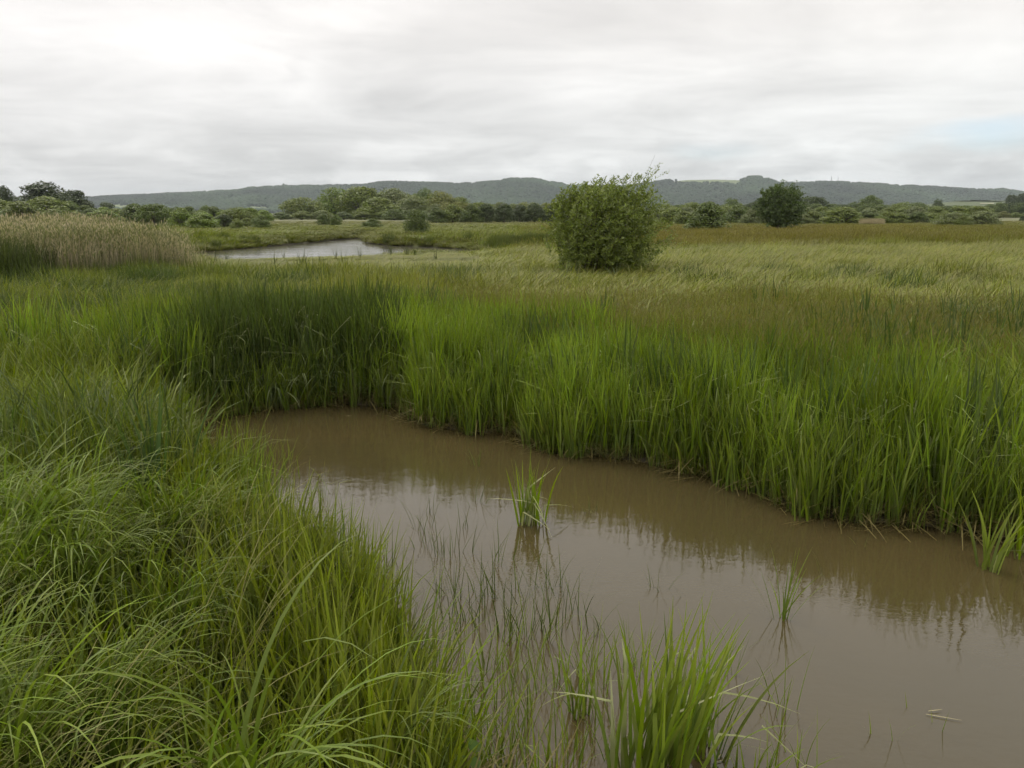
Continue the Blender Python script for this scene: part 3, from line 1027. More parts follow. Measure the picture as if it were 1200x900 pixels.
# near tufts at the bottom
tuft(757, 915, 0.62, 60, 0.17, M_TUFT, 'large bright green tuft of broad blades at the bottom middle of the picture', wr=(0.013, 0.022), leanr=(0.0, 0.38), bendr=(0.0, 0.6), kf=0.10, azm=0.5)
tuft(815, 885, 0.50, 40, 0.15, M_TUFT, 'leaning bright tuft with a pale bent blade, right of the large bottom tuft', wr=(0.010, 0.017), leanr=(0.05, 0.5), kf=0.12, azm=0.2)
tuft(522, 905, 0.56, 60, 0.17, M_TUFT, 'dense bright green tuft where the near bank meets the water', wr=(0.008, 0.015), leanr=(0, 0.45), bendr=(0.1, 0.9), kf=0.08)
tuft(478, 830, 0.5, 50, 0.18, M_TUFT, 'bright green tuft on the near bank edge behind the dense one', wr=(0.008, 0.014), leanr=(0, 0.45), bendr=(0.1, 0.9), kf=0.08)
tuft(680, 838, 0.34, 12, 0.05, M_TUFT, 'narrow upright tuft with a pale folded tip between the bottom tufts', wr=(0.008, 0.014), leanr=(0.0, 0.3), kf=0.25)
tuft(592, 905, 0.36, 26, 0.13, M_TUFT, 'yellow-green low tuft at the very bottom left of the large one', wr=(0.006, 0.010))
tuft(640, 935, 0.30, 20, 0.12, M_TUFT, 'short tuft at the bottom edge beside the large bright tuft', wr=(0.006, 0.010))
tuft(885, 925, 0.30, 22, 0.16, M_TUFT, 'sparse green tuft at the bottom edge right of the leaning tuft', wr=(0.005, 0.009), leanr=(0.05, 0.6))
# thin sprigs: (px, py, height, blades, spread)
sprigs = [(600, 745, .30, 22, .12), (640, 740, .26, 14, .10), (585, 780, .24, 14, .10), (625, 800, .26, 14, .14), (690, 780, .28, 14, .09),
          (745, 790, .28, 9, .08), (730, 770, .22, 6, .10), (505, 600, .18, 5, .05), (520, 650, .22, 8, .08), (490, 640, .2, 6, .08), (545, 700, .22, 8, .1),
          (770, 690, .16, 5, .07), (805, 700, .12, 1, .01), (860, 790, .30, 4, .04), (905, 830, .26, 7, .12), (930, 900, .22, 8, .12), (560, 730, .22, 8, .1),
          (1022, 860, .13, 2, .02), (1045, 865, .2, 2, .015), (1098, 850, .12, 2, .02), (1072, 835, .08, 1, .02), (975, 670, .2, 2, .1), (1010, 640, .1, 3, .05),
          (430, 660, .26, 12, .16), (395, 640, .25, 10, .16), (355, 620, .30, 14, .18), (320, 590, .32, 14, .18), (470, 720, .28, 14, .14), (520, 760, .26, 12, .14),
          (300, 540, .34, 12, .16), (280, 520, .34, 14, .16), (345, 560, .3, 6, .1), (560, 840, .26, 16, .14), (610, 860, .26, 12, .12), (660, 890, .24, 12, .1),
          (410, 690, .34, 14, .18), (600, 700, .3, 8, .14), (640, 690, .3, 6, .12), (585, 660, .26, 5, .1), (620, 760, .32, 9, .14), (570, 800, .34, 9, .14), (690, 830, .3, 7, .14), (655, 800, .3, 8, .12), (720, 810, .3, 6, .12), (600, 840, .32, 9, .14), (545, 620, .22, 4, .08), (455, 650, .26, 6, .12), (540, 730, .3, 8, .12), (495, 620, .26, 7, .08), (515, 690, .28, 8, .10), (540, 650, .26, 6, .10), (575, 700, .26, 10, .12), (560, 590, .2, 5, .06), (665, 720, .3, 8, .10), (700, 740, .26, 6, .1), (650, 690, .22, 6, .1), (340, 650, .34, 14, .16), (380, 580, .26, 8, .14), (330, 540, .3, 6, .12), (265, 555, .4, 12, .12), (450, 700, .3, 12, .16), (720, 880, .26, 12, .14), (830, 840, .26, 8, .1), (780, 850, .24, 8, .12)]
def sprig_label(a, b, n):
    if n <= 2:
        return 'lone thin grass stem rising out of the pond water'
    where = ('off the left bank near the pond head' if a < 480 and b < 620 else 'close off the near left bank' if a < 480 else 'in the water beyond the bottom tufts' if b < 760 and a < 780
             else 'in the right half of the pond' if b < 760 else 'around the bottom tufts')
    return ('sparse' if n < 9 else 'full') + ' thin grass sprig ' + where


for a, b, h, n, s in sprigs:
    n = int(n * 1.6) if n > 3 else n
    tuft(a, b, h * 1.3, n, s, M_TUFT_DARK if a > 480 and b < 760 else M_TUFT, sprig_label(a, b, n), 'grass_sprig', 'grass sprig',
         (0.004, 0.008), (0.0, 0.8), (0.0, 0.45), kf=0.04, grp=POND_GROUP)

# floating straws
for (a, b, L, ang, lab) in [(1085, 838, 0.16, -0.35, 'pale broken reed blade floating in the lower right of the pond'),
                            (545, 494, 0.10, 0.1, 'short pale straw floating near the corner of the far shore'),
                            (835, 895, 0.10, 0.3, 'small pale straw floating at the bottom of the pond'),
                            (405, 488, 0.09, 0.0, 'tiny pale straw floating near the head of the pond')]:
    c = ground_at(a, b, 0)
    V, Fq, A = blades(2, [L, L * 0.5], 0.008, 1.555, 0.0, [ang, ang + 0.5], [[0, 0, 0.006], [0.02, 0.02, 0.009]], 4, 1, None, None, 0.8, 0.05)
    o = link('floating_straw', mesh_np('floating_straw', V, Fq, M_STRAW, False, {'v': A}))
    o.location = (c[0], c[1], 0)
    tag(o, lab, 'straw')


# ------------------------------------------------------------------ trees and bushes
def crown_far(seed, n_lobe, n_leaf, size, shape='round', squash=1.0):
    """unit crown: about 1 wide and 1 high, foot at z=0; lobed, with gaps and clumps"""
    rg = np.random.default_rng(seed)
    cs, rs = [], []
    for i in range(n_lobe):
        a = rg.uniform(0, TAU)
        h = rg.uniform(0.06, 1.0) ** 0.8
        if shape == 'round':
            R = 0.5 * math.sqrt(max(0.05, 1 - (1.7 * (h - 0.42)) ** 2 * 0.9))
        elif shape == 'tall':
            R = 0.5 * (0.55 + 0.9 * h) * math.sqrt(max(0.03, 1 - h ** 3.2))
        else:
            R = 0.5 * math.sqrt(max(0.02, 1 - h ** 2.2))
        lr = rg.uniform(0.12, 0.21)
        rr = max(0.0, R - lr * 0.6) * math.sqrt(rg.uniform(0.25, 1.0))
        cs.append((rr * math.cos(a), rr * math.sin(a), max(lr * 0.6, h * (1 - lr * 0.7) - lr * 0.25)))
        rs.append(lr)
    cs, rs = np.array(cs), np.array(rs)
    k_ = rg.integers(0, n_lobe, n_leaf)
    d = rg.normal(size=(n_leaf, 3))
    d /= np.linalg.norm(d, axis=1, keepdims=True)
    d[:, 2] = np.where(rg.random(n_leaf) < 0.35, np.abs(d[:, 2]), d[:, 2])
    rad = rs[k_] * rg.uniform(0.62, 1.12, n_leaf) ** 0.7
    C = cs[k_] + d * rad[:, None] * np.array([1, 1, 0.85])
    C[:, 2] = np.maximum(C[:, 2], 0.01)
    Nn = d + rg.normal(size=(n_leaf, 3)) * 0.55 + np.array([0, 0, 0.25])
    lobe_r = rg.random(n_lobe)
    r = np.clip(lobe_r[k_] * 0.6 + rg.random(n_leaf) * 0.4, 0, 1)
    return leaf_quads(C, Nn, rg.uniform(0.6, 1.4, n_leaf) * size, 0.6, r, np.where(rg.random(n_leaf) < 0.06, 0.5, 0.0))


def trunk_far(seed):
    rg = np.random.default_rng(seed + 99)
    parts = [tube((0, 0, -0.04), (0.01, 0, 0.22), 0.045, 0.03)]
    for i in range(6):
        a = i * TAU / 6 + rg.uniform(-0.3, 0.3)
        parts.append(tube((0.01, 0, rg.uniform(0.12, 0.22)), (0.28 * math.cos(a), 0.28 * math.sin(a), rg.uniform(0.4, 0.75)), 0.022, 0.006, 5))
    parts.append(tube((0.01, 0, 0.2), (0, 0.02, 0.8), 0.028, 0.006, 5))
    return merge(parts)


CROWNS = {}


def crown_set(kind, k_, n_lobe, n_leaf, size, shape):
    for i in range(k_):
        V, Fq, A = crown_far(100 * len(CROWNS) + i, n_lobe, n_leaf, size, shape)
        cm = mesh_np('crown', V, Fq, M_LEAF, False, {'v': A})
        V, Fq, A = trunk_far(i)
        CROWNS.setdefault(kind, []).append((cm, mesh_np('trunk', V, Fq, M_BARK, True)))


crown_set('bush', 4, 46, 6500, 0.046, 'dome')
crown_set('tree', 5, 60, 7500, 0.042, 'round')
crown_set('tall', 3, 64, 7500, 0.040, 'tall')

COLS = {'green': (0.140, 0.178, 0.040), 'olive': (0.165, 0.180, 0.048), 'dark': (0.062, 0.086, 0.032), 'vdark': (0.046, 0.064, 0.026),
        'grey': (0.150, 0.180, 0.078), 'lush': (0.140, 0.195, 0.034), 'mid': (0.100, 0.138, 0.036)}


def tree(x0, x1, ytop, D, col, kind, label, group=None, name=None, cat=None, deep_=0.85, grow=1.28):
    """a tree whose crown spans picture columns x0..x1 with its top at row ytop, D metres away"""
    xc = (x0 + x1) / 2
    w = (x1 - x0) / F * D * grow
    X0 = (xc - 600) / F * D
    gz = float(height(np.array([X0]), np.array([D]))[0])
    top = EYE + (249 - ytop) / F * D
    h = max(0.8, (top - gz) * 1.04)
    cm, tm = random.choice(CROWNS[kind])
    bush = kind == 'bush'
    name = name or ('bush' if bush else 'tree')
    e = bpy.data.objects.new(name, None)
    COL.objects.link(e)
    e.location = (X0, D, gz)
    e.scale = (w, w * deep_, h * 1.0)
    e.rotation_euler = (0, 0, random.uniform(0, TAU))
    if abs(deep_ - 1) > 0.2:
        e.rotation_euler = (0, 0, random.uniform(-0.4, 0.4))
    c = link('crown', cm, e)
    t = link('trunk', tm, e)
    v = random.uniform(0.88, 1.12)
    base = COLS[col]
    c.color = (base[0] * v, base[1] * v, base[2] * v, 1)
    tag(e, label, cat or ('bush' if bush else 'tree'), group)
    return e


# left group
tree(30, 104, 215, 215, 'vdark', 'bush', 'large dark domed tree at the left, its smooth crown against the sky', name='tree', cat='tree')
tree(8, 30, 219, 225, 'vdark', 'tree', 'dark round treetop rising left of the large domed tree')
tree(-16, 16, 220, 215, 'mid', 'tree', 'tree cut by the left edge of the picture, behind the pale reeds')
tree(78, 118, 224, 205, 'vdark', 'tree', 'very dark tree on the right shoulder of the large domed tree')
tree(-24, 34, 233, 165, 'green', 'bush', 'broad green willow at the far left behind the pale reeds')
tree(14, 62, 236, 155, 'green', 'bush', 'green willow in front of the dark round treetop')
tree(40, 94, 231, 170, 'green', 'bush', 'mid green spreading willow below the large dark dome')
tree(60, 90, 245, 150, 'green', 'bush', 'low green bush just above the pale reeds, below the dark dome')
tree(-10, 22, 246, 140, 'mid', 'bush', 'low dark green bush at the left edge just above the pale reeds')
tree(100, 124, 238, 215, 'vdark', 'tree', 'low dark tree at the foot of the very dark one')
tree(126, 146, 237, 330, 'dark', 'tree', 'small dark round tree alone below the hill left of the river')
tree(112, 150, 246, 150, 'lush', 'bush', 'light green low bush behind the right part of the pale reeds')
tree(150, 186, 239, 160, 'mid', 'bush', 'green bush behind the right end of the pale reeds')
tree(172, 208, 239, 120, 'mid', 'tall', 'upright dark leaved bush beside the right end of the reed bed')
tree(206, 236, 244, 112, 'lush', 'bush', 'rounded green bush next right of the upright dark leaved bush')
tree(240, 258, 241, 190, 'mid', 'tree', 'small tree peeping over the round bushes left of the river')
tree(226, 264, 249, 104, 'lush', 'bush', 'broad light green round bush left of the river')
tree(258, 280, 251, 108, 'dark', 'bush', 'dark upright bush between two lighter bushes left of the river')
tree(275, 292, 256, 98, 'green', 'bush', 'small pale green ball-shaped bush left of the river')
tree(268, 302, 243, 140, 'green', 'tree', 'loose leaved bush standing behind the ball-shaped bush')
tree(284, 308, 255, 112, 'green', 'bush', 'green bush right of the ball-shaped bush')
tree(300, 323, 252, 104, 'mid', 'bush', 'dark green round bush nearest the open meadow left of the river')
# centre
tree(338, 380, 232, 270, 'green', 'tree', 'rounded tree left of the tall central copse, with a gap between', deep_=1.0)
tree(378, 420, 220, 290, 'lush', 'tall', 'tall light green tree at the left end of the central copse')
tree(404, 452, 220, 280, 'green', 'tree', 'big grey-green tree in the middle of the central copse')
tree(440, 484, 222, 285, 'grey', 'tree', 'pale round tree right of the middle of the central copse')
tree(425, 470, 232, 250, 'green', 'bush', 'lower green tree in front of the central copse')
tree(470, 505, 230, 260, 'grey', 'tree', 'greyish lower tree at the right end of the central copse')
tree(486, 512, 221, 320, 'mid', 'tall', 'bushy tree rising behind the right end of the central copse')
tree(500, 536, 225, 310, 'olive', 'tree', 'olive green round tree between copse and dark hedge')
tree(452, 478, 245, 230, 'mid', 'bush', 'dark undergrowth bush below the pale round tree of the copse')
tree(373, 393, 250, 135, 'mid', 'bush', 'round dark bush alone on the meadow below the central copse')
tree(392, 405, 251, 128, 'mid', 'tree', 'small standard tree with a bare stem on the meadow, next to a round bush')
tree(428, 451, 256, 108, 'mid', 'bush', 'low wide dark bush on the meadow above the river point')
tree(478, 502, 245, 80, 'mid', 'tree', 'round dark tree on the meadow left of the dark hedge', deep_=1.0)
for i, (a, b, t_, c_) in enumerate([(500, 526, 243, 'mid'), (516, 548, 240, 'green'), (540, 566, 240, 'mid'), (556, 584, 239, 'dark'), (578, 604, 239, 'dark'), (596, 622, 240, 'dark'),
                                    (612, 640, 239, 'dark'), (632, 660, 240, 'dark'), (652, 684, 240, 'dark')]):
    tree(a, b, t_, 165 + 3 * (i % 2), c_, 'bush', ['rounded bush at the left end of the dark hedge', 'paler green bush in the left part of the dark hedge', 'third bush from the left in the dark hedge',
         'dark bush in the hedge left of the big willow', 'dark bush in the hedge left of the big willow', 'dark bush in the hedge left of the big willow', 'dark bush in the hedge left of the big willow',
         'dark bush in the hedge left of the big willow', 'dark bush in the hedge left of the big willow'][i], 'bushes of the dark hedge' if i > 2 else None)
for i in range(14):
    a = 512 + i * 12.5
    tree(a - 10, a + 12, 236.5 + random.uniform(0, 2.5), 215 + random.uniform(-8, 8), random.choice(['olive', 'green', 'grey']), 'tree',
         'pale green treetop showing over the dark hedge', 'treetops behind the dark hedge')
# right of the big willow
tree(803, 848, 237, 78, 'mid', 'bush', 'rounded dark willow bush on the rusty meadow right of the big willow', deep_=1.0)
tree(768, 800, 244, 150, 'green', 'bush', 'light bush directly right of the big willow')
tree(784, 812, 247, 140, 'green', 'bush', 'low grey-green bush left of the rounded dark willow')
tree(842, 872, 241, 150, 'mid', 'bush', 'green bush close behind the rounded dark willow, on its right')
tree(862, 888, 245, 140, 'grey', 'bush', 'greyish low bush left of the dense round tree')
tree(840, 862, 233, 260, 'mid', 'tree', 'dark treetop over the bushes, left of the dense round tree')
tree(928, 962, 231, 270, 'dark', 'tree', 'dark tree right behind the dense round tree')
tree(932, 958, 247, 140, 'green', 'bush', 'grey-green bush right of the dense round tree')
tree(958, 1000, 243, 135, 'green', 'bush', 'broad light green bush in front of the right belt')
tree(990, 1022, 247, 150, 'mid', 'bush', 'dark green bush beside the pale dry reeds')
tree(998, 1022, 230, 290, 'mid', 'tall', 'tree standing out with two tops from the right belt')
tree(1080, 1094, 234, 280, 'dark', 'tree', 'small dark round tree standing above the right belt')
tree(1090, 1126, 249, 125, 'grey', 'bush', 'rounded bush left of the bush that ends the right belt')
tree(1122, 1158, 247, 125, 'grey', 'bush', 'large smooth grey-green bush at the right end of the belt')
tree(1108, 1128, 253, 112, 'green', 'bush', 'small pointed bush standing forward of the right belt')
belt = []
for i in range(26):      # back row, darker
    a = 775 + i * 14.5 + random.uniform(-4, 4)
    if a < 1150:
        tree(a - 14, a + 14, 240 - 3 * random.random() + (a > 1080) * 3, 250 + random.uniform(-20, 20), random.choice(['mid', 'green', 'dark', 'mid']), 'tree',
             'dark tree of the back row beyond the right meadow', 'back row of the belt beyond the right meadow')
for i in range(24):
    a = 772 + i * 15.5 + random.uniform(-5, 5)
    if a < 1140:
        tree(a - 15, a + 15, 244 - 2.5 * random.random(), 190 + random.uniform(-12, 12), random.choice(['green', 'mid', 'grey', 'green']), 'bush',
             'green willow of the middle row beyond the right meadow', 'middle row of the belt beyond the right meadow')
for i in range(15):
    a = 865 + i * 18 + random.uniform(-5, 5)
    if a < 1120 and not (1000 < a < 1030):
        tree(a - 13, a + 13, 250 - 2.0 * random.random(), 145 + random.uniform(-8, 8), random.choice(['green', 'grey', 'green', 'mid']), 'bush',
             'low rounded willow in the front row beyond right meadow', 'front row of the belt beyond the right meadow')
# far right wood
for i, (a, b, t_, D_) in enumerate([(1120, 1146, 235, 900), (1105, 1130, 238, 900), (1140, 1160, 238, 880), (1163, 1180, 229, 620), (1176, 1192, 227, 600), (1188, 1212, 229, 610), (1204, 1230, 228, 600)]):
    tree(a, b, t_, D_, 'dark', 'tree', 'dark tree of the raised wood at the far right', 'trees of the raised wood at the far right')
for i in range(9):
    a = 1148 + i * 11
    tree(a - 9, a + 9, 238 + random.uniform(-1.5, 2), 400 + random.uniform(-20, 20), random.choice(['mid', 'dark', 'mid']), 'tree',
         'dark green tree along the right edge beyond the meadow', 'trees along the right edge beyond the meadow')
for i in range(7):
    a = 1150 + i * 14
    tree(a - 8, a + 8, 248 + random.uniform(-1, 1), 330, random.choice(['green', 'grey', 'olive']), 'bush', 'low hedge bush at the right end of the meadow', 'hedge bushes at the right end of the meadow')
tree(1183, 1189, 253, 190, 'dark', 'bush', 'small lone dark bush on the meadow near the right edge')
for i in range(11):
    a = 388 + i * 15
    tree(a - 16, a + 16, 226 + 5 * abs(i - 4) / 5 + random.uniform(-1.5, 2.5), 310 + random.uniform(-15, 15), random.choice(['green', 'lush', 'mid', 'grey']), 'tree', 'tree filling the back of the central copse', 'back trees of the central copse')
for i in range(15):
    a = 118 + i * 14
    tree(a - 13, a + 13, 244 + random.uniform(-2, 3), 175 + random.uniform(-15, 15), random.choice(['green', 'lush', 'mid', 'mid']), 'bush', 'green bush of the long scrub belt left of the river', 'scrub belt left of the river')
for i in range(9):
    a = -25 + i * 17
    tree(a - 15, a + 15, 238 + random.uniform(-2, 4), 185 + random.uniform(-10, 10), random.choice(['green', 'mid', 'mid']), 'bush', 'green willow of the mass behind the pale reeds', 'willows behind the pale reeds')
# row behind the river far left to centre, low
for i in range(10):
    a = 150 + i * 13
    tree(a - 10, a + 10, 247 - 2 * random.random(), 230 + random.uniform(-15, 15), random.choice(['mid', 'green', 'dark']), 'tree', 'tree of the low back row left of the river', 'low back row left of the river')
for i in range(8):
    a = 335 + i * 24
    tree(a - 14, a + 14, 248 + random.uniform(-2, 1), 245, random.choice(['mid', 'green']), 'bush', 'low scrub bush at the foot of the central copse', 'scrub at the foot of the central copse')


def shooty_bush(name, X0, D, w, h, dep, n_shoot, per, leaf, asp, col, label, seed, spikes=(), up=0.5, inner=6000, flat=0.3):
    """a bush of many leafy shoots growing out of an uneven crown"""
    rg = np.random.default_rng(seed)
    gz = float(height(np.array([X0]), np.array([D]))[0])
    e = bpy.data.objects.new(name, None)
    COL.objects.link(e)
    e.location = (X0, D, gz)
    tag(e, label, name.replace('_', ' '))
    S, Dn, L = [], [], []

    def radius(th, a):   # envelope multiplier, uneven
        return 0.64 + 0.58 * float(vnoise(np.array([a * 1.3 + 5]), np.array([th * 2.2]), 1.0, seed)) + 0.10 * math.sin(3 * a + th * 2 + seed)
    for i in range(n_shoot):
        a = rg.uniform(0, TAU)
        th = math.acos(rg.uniform(-0.75, 1.0))
        m_ = radius(th, a) * rg.uniform(0.55, 0.93)
        d = np.array([math.sin(th) * math.cos(a), math.sin(th) * math.sin(a), math.cos(th)])
        p = np.array([d[0] * w / 2 * m_, d[1] * dep / 2 * m_, h * 0.46 + d[2] * h * 0.5 * m_ * (1 + flat * (1 - abs(d[2])))])
        p[2] = max(0.08, p[2])
        q_ = d * (1 - up) + np.array([0.12, 0, up]) + rg.normal(size=3) * 0.25
        S.append(p)
        Dn.append(q_ / np.linalg.norm(q_))
        L.append(rg.uniform(0.10, 0.22) * h)
    for i in range(45 if spikes else 0):
        sx = rg.uniform(-0.42, 0.42) * w
        spikes = list(spikes) + [(sx, h * (0.93 - 0.9 * abs(sx / w) ** 2) * rg.uniform(0.8, 0.98), rg.uniform(0.2, 0.5), sx / w * 0.9)]
    for sx, sz, ln, tx in spikes:
        for j in range(3):
            S.append(np.array([sx + rg.normal() * 0.06, rg.normal() * 0.3, sz + rg.normal() * 0.05]))
            q_ = np.array([tx + rg.normal() * 0.16, rg.normal() * 0.12, 1.0])
            Dn.append(q_ / np.linalg.norm(q_))
            L.append(ln * rg.uniform(0.8, 1.1))
    S, Dn, L = np.array(S), np.array(Dn), np.array(L)
    ns = len(S)
    t = np.tile(np.linspace(0.05, 1.0, per), ns)
    k_ = np.repeat(np.arange(ns), per)
    ax = Dn[k_]
    rnd3 = rg.normal(size=(ns * per, 3))
    out = np.cross(ax, rnd3)
    out /= np.linalg.norm(out, axis=1, keepdims=True)
    bendv = np.array([0.10, 0, -0.10]) * (t ** 2)[:, None] * L[k_][:, None] * 2
    sz = leaf * rg.uniform(0.7, 1.25, ns * per)
    ld = ax * 0.55 + out * 0.85
    ld /= np.linalg.norm(ld, axis=1, keepdims=True)
    C = S[k_] + ax * (t * L[k_])[:, None] + bendv + ld * (sz * 0.5)[:, None]
    # leaf as a rhombus along ld
    side = np.cross(ld, rg.normal(size=(ns * per, 3)))
    side /= np.linalg.norm(side, axis=1, keepdims=True)
    hs = (sz * 0.5)[:, None]
    V = np.stack([C - ld * hs, C - side * hs * asp, C + ld * hs, C + side * hs * asp], 1).reshape(-1, 3)
    A = np.zeros((ns * per, 4, 3))
    sr_ = rg.random(ns)
    A[:, :, 0] = (sr_[k_] * 0.5 + rg.random(ns * per) * 0.5)[:, None]
    A[:, :, 1] = 0.6
    A[:, :, 2] = np.where(rg.random(ns * per) < 0.14, rg.uniform(0.2, 0.8, ns * per), 0)[:, None]
    P1_ = (V, np.arange(4 * ns * per).reshape(-1, 4), A.reshape(-1, 3))
    # inner leaves
    d = rg.normal(size=(inner, 3))
    d /= np.linalg.norm(d, axis=1, keepdims=True)
    rr = rg.uniform(0.3, 0.78, inner)[:, None]
    C = d * rr * np.array([w / 2, dep / 2, h * 0.46]) + np.array([0, 0, h * 0.46])
    C[:, 2] = np.maximum(C[:, 2], 0.1)
    P2_ = leaf_quads(C, d + rg.normal(size=(inner, 3)) * 0.7, leaf * 1.4 * rg.uniform(0.7, 1.3, inner), asp * 1.3, rg.random(inner), np.zeros(inner))
    V, Fq, A = merge([P1_, P2_])
    c = link('crown', mesh_np('crown', V, Fq, M_LEAF, False, {'v': A}), e)
    c.color = (*col, 1)
    parts = []
    for i in range(16):
        a = rg.uniform(0, TAU)
        b0 = np.array([rg.normal() * 0.05 * w, rg.normal() * 0.05 * w, -0.1])
        b1 = b0 + np.array([math.cos(a) * 0.14 * w, math.sin(a) * 0.14 * dep, 0.35 * h])
        b2 = b1 + np.array([math.cos(a) * 0.14 * w, math.sin(a) * 0.14 * dep, rg.uniform(0.2, 0.45) * h])
        parts += [tube(b0, b1, 0.014 * h, 0.010 * h), tube(b1, b2, 0.010 * h, 0.004 * h)]
    for i in range(0, ns, max(1, ns // 220)):
        parts.append(tube(S[i], S[i] + Dn[i] * L[i], 0.006, 0.002, 4))
    V, Fq, A = merge(parts)
    link('trunk', mesh_np('trunk', V, Fq, M_BARK, True), e)
    return e


D0 = 25.5
big = shooty_bush('willow_bush', (703 - 600) / F * D0, D0, 3.4, 3.0, 3.1, 1300, 28, 0.098, 0.34, (0.170, 0.215, 0.046),
                  'big willow bush in the middle of the meadow with ragged shoots against the sky', 5,
                  spikes=[(1.20, 2.75, 1.05, 0.40), (1.3, 2.7, 0.95, 0.25), (0.85, 2.85, 0.70, 0.2), (0.15, 2.9, 0.45, 0.1), (0.55, 2.85, 0.5, 0.25), (1.05, 2.8, 0.45, 0.0), (-0.55, 2.85, 0.3, 0.0), (1.35, 2.6, 0.4, 0.5), (-1.2, 2.55, 0.35, -0.2), (-0.9, 2.7, 0.4, -0.1), (-0.2, 2.85, 0.4, 0.1), (1.6, 2.2, 0.5, 0.6), (-1.6, 2.1, 0.45, -0.4), (0.35, 2.9, 0.4, 0)], inner=4500, flat=0.5, up=0.68)
D1 = 88.0
shooty_bush('dense_tree', (907 - 600) / F * D1, D1, 4.6, 5.3, 4.5, 560, 22, 0.24, 0.42, (0.085, 0.125, 0.042),
            'dense dark round tree standing on the meadow against the hill, right of the big willow', 8, up=0.6, inner=6000)

# pale dry reed strip by the right belt, and pale tufts under the hedge
P = rnd_pts(260, 1000, 1026, 0, 1)
D_ = 128 + 8 * P[:, 1]
Q = np.stack([(P[:, 0] - 600) / F * D_, D_], -1)
scatter('pale_dry_reeds', Q, 'plume_patch', np.array([0.2, 0.18, 0.12]), scale=U(0.35, 0.6, len(Q)), label='pale dry reeds in front of the right belt')

# ------------------------------------------------------------------ hills
ridge_px = [-700, -300, -100, 0, 60, 110, 150, 200, 250, 290, 300, 340, 380, 430, 450, 480, 510, 540, 560, 580, 600, 625, 645, 670, 700, 740, 775, 800, 830, 866, 868, 880, 892, 905, 920, 950, 970, 1000, 1040, 1080, 1120, 1160, 1185, 1220, 1400, 1900]
ridge_y = [236, 234, 233, 233, 233, 233, 231, 229, 226.5, 224.5, 222, 220, 219.5, 219, 216, 215, 216.5, 217.5, 216.5, 214.5, 211.5, 212, 215.5, 219.5, 221, 219, 213.5, 211.5, 211, 212, 209.5, 209.5, 212, 217, 216, 215.5, 215.5, 217, 219, 221, 223.5, 223.5, 227, 229, 232, 236]
HD0, HD1, HD2 = 2500.0, 3900.0, 5200.0
pxs = np.arange(-700, 1900, 2.5)
ts = np.concatenate([np.linspace(0, 1, 60), np.linspace(1.03, 2.0, 12)])
PX, T = np.meshgrid(pxs, ts)
wood_n = fbm(PX * 4, T * 2200, 420, 61, 3)


def hill_z(PXv, Tv):
    zr = EYE + (249 - np.interp(PXv, ridge_px, ridge_y)) / F * HD1 - 6.0
    prof = np.where(Tv <= 1, smooth(0.0, 1.06, Tv) / smooth(0.0, 1.06, np.array(1.0)) * (0.86 + 0.14 * Tv), 1 - 0.75 * (Tv - 1))
    gul = (fbm(PXv * 4.1, Tv * 500, 260, 62, 4) - 0.5) * 60 * np.sin(np.clip(Tv, 0, 1) * math.pi) + (fbm(PXv * 4.1, Tv * 300, 700, 66, 2) - 0.5) * 50 * np.sin(np.clip(Tv, 0, 1) * math.pi)
    return np.maximum(zr * prof + gul * 0.8, -3)


def hill_xyz(PXv, Tv):
    D = HD0 + (HD1 - HD0) * Tv
    D = D + 120 * (fbm(PXv * 4, PXv * 0, 900, 63, 2) - 0.5) * 2 * 0
    z = hill_z(PXv, Tv)
    return np.stack([(PXv - 600) / F * D, D, z], -1)


def field_mask(PXv, Tv):
    """open downland and fields (no trees)"""
    f = smooth(0.60, 0.66, fbm(PXv * 4, Tv * 1500, 330, 64, 2)) * smooth(0.55, 0.3, Tv)
    f = np.maximum(f, smooth(770, 790, PXv) * smooth(868, 858, PXv) * smooth(0.80, 0.86, Tv))
    f = np.maximum(f, smooth(296, 300, PXv) * smooth(326, 320, PXv) * smooth(0.12, 0.14, Tv) * smooth(0.3, 0.27, Tv))
    return f


HV = hill_xyz(PX, T)
fm = field_mask(PX, T)[..., None]
hc = np.array([0.035, 0.05, 0.018]) * (1 - fm) + np.array([0.13, 0.16, 0.06]) * fm
nx, ny = len(pxs), len(ts)
idx = np.arange(nx * ny).reshape(ny, nx)
Fh = np.stack([idx[:-1, :-1], idx[:-1, 1:], idx[1:, 1:], idx[1:, :-1]], -1).reshape(-1, 4)
M_HILL = bpy.data.materials.new('hill')
M_HILL.use_nodes = True
q = NT(M_HILL.node_tree)
ph = M_HILL.node_tree.nodes['Principled BSDF']
hn = q.n('ShaderNodeTexNoise', i_Scale=0.02, i_Detail=6.0)
q.put(hn, 'Vector', q.n('ShaderNodeNewGeometry').outputs['Position'])
q.put(ph, 'Base Color', q.mix(1.0, q.n('ShaderNodeAttribute', attribute_name='v').outputs['Color'], q.rng(hn.outputs[0], 0.3, 0.7, 0.7, 1.3), 'MULTIPLY'))
q.put(ph, 'Roughness', 1.0)
hills = link('hills', mesh_np('hills', HV.reshape(-1, 3), Fh, M_HILL, True, {'v': hc.reshape(-1, 3)}))
tag(hills, kind='structure')

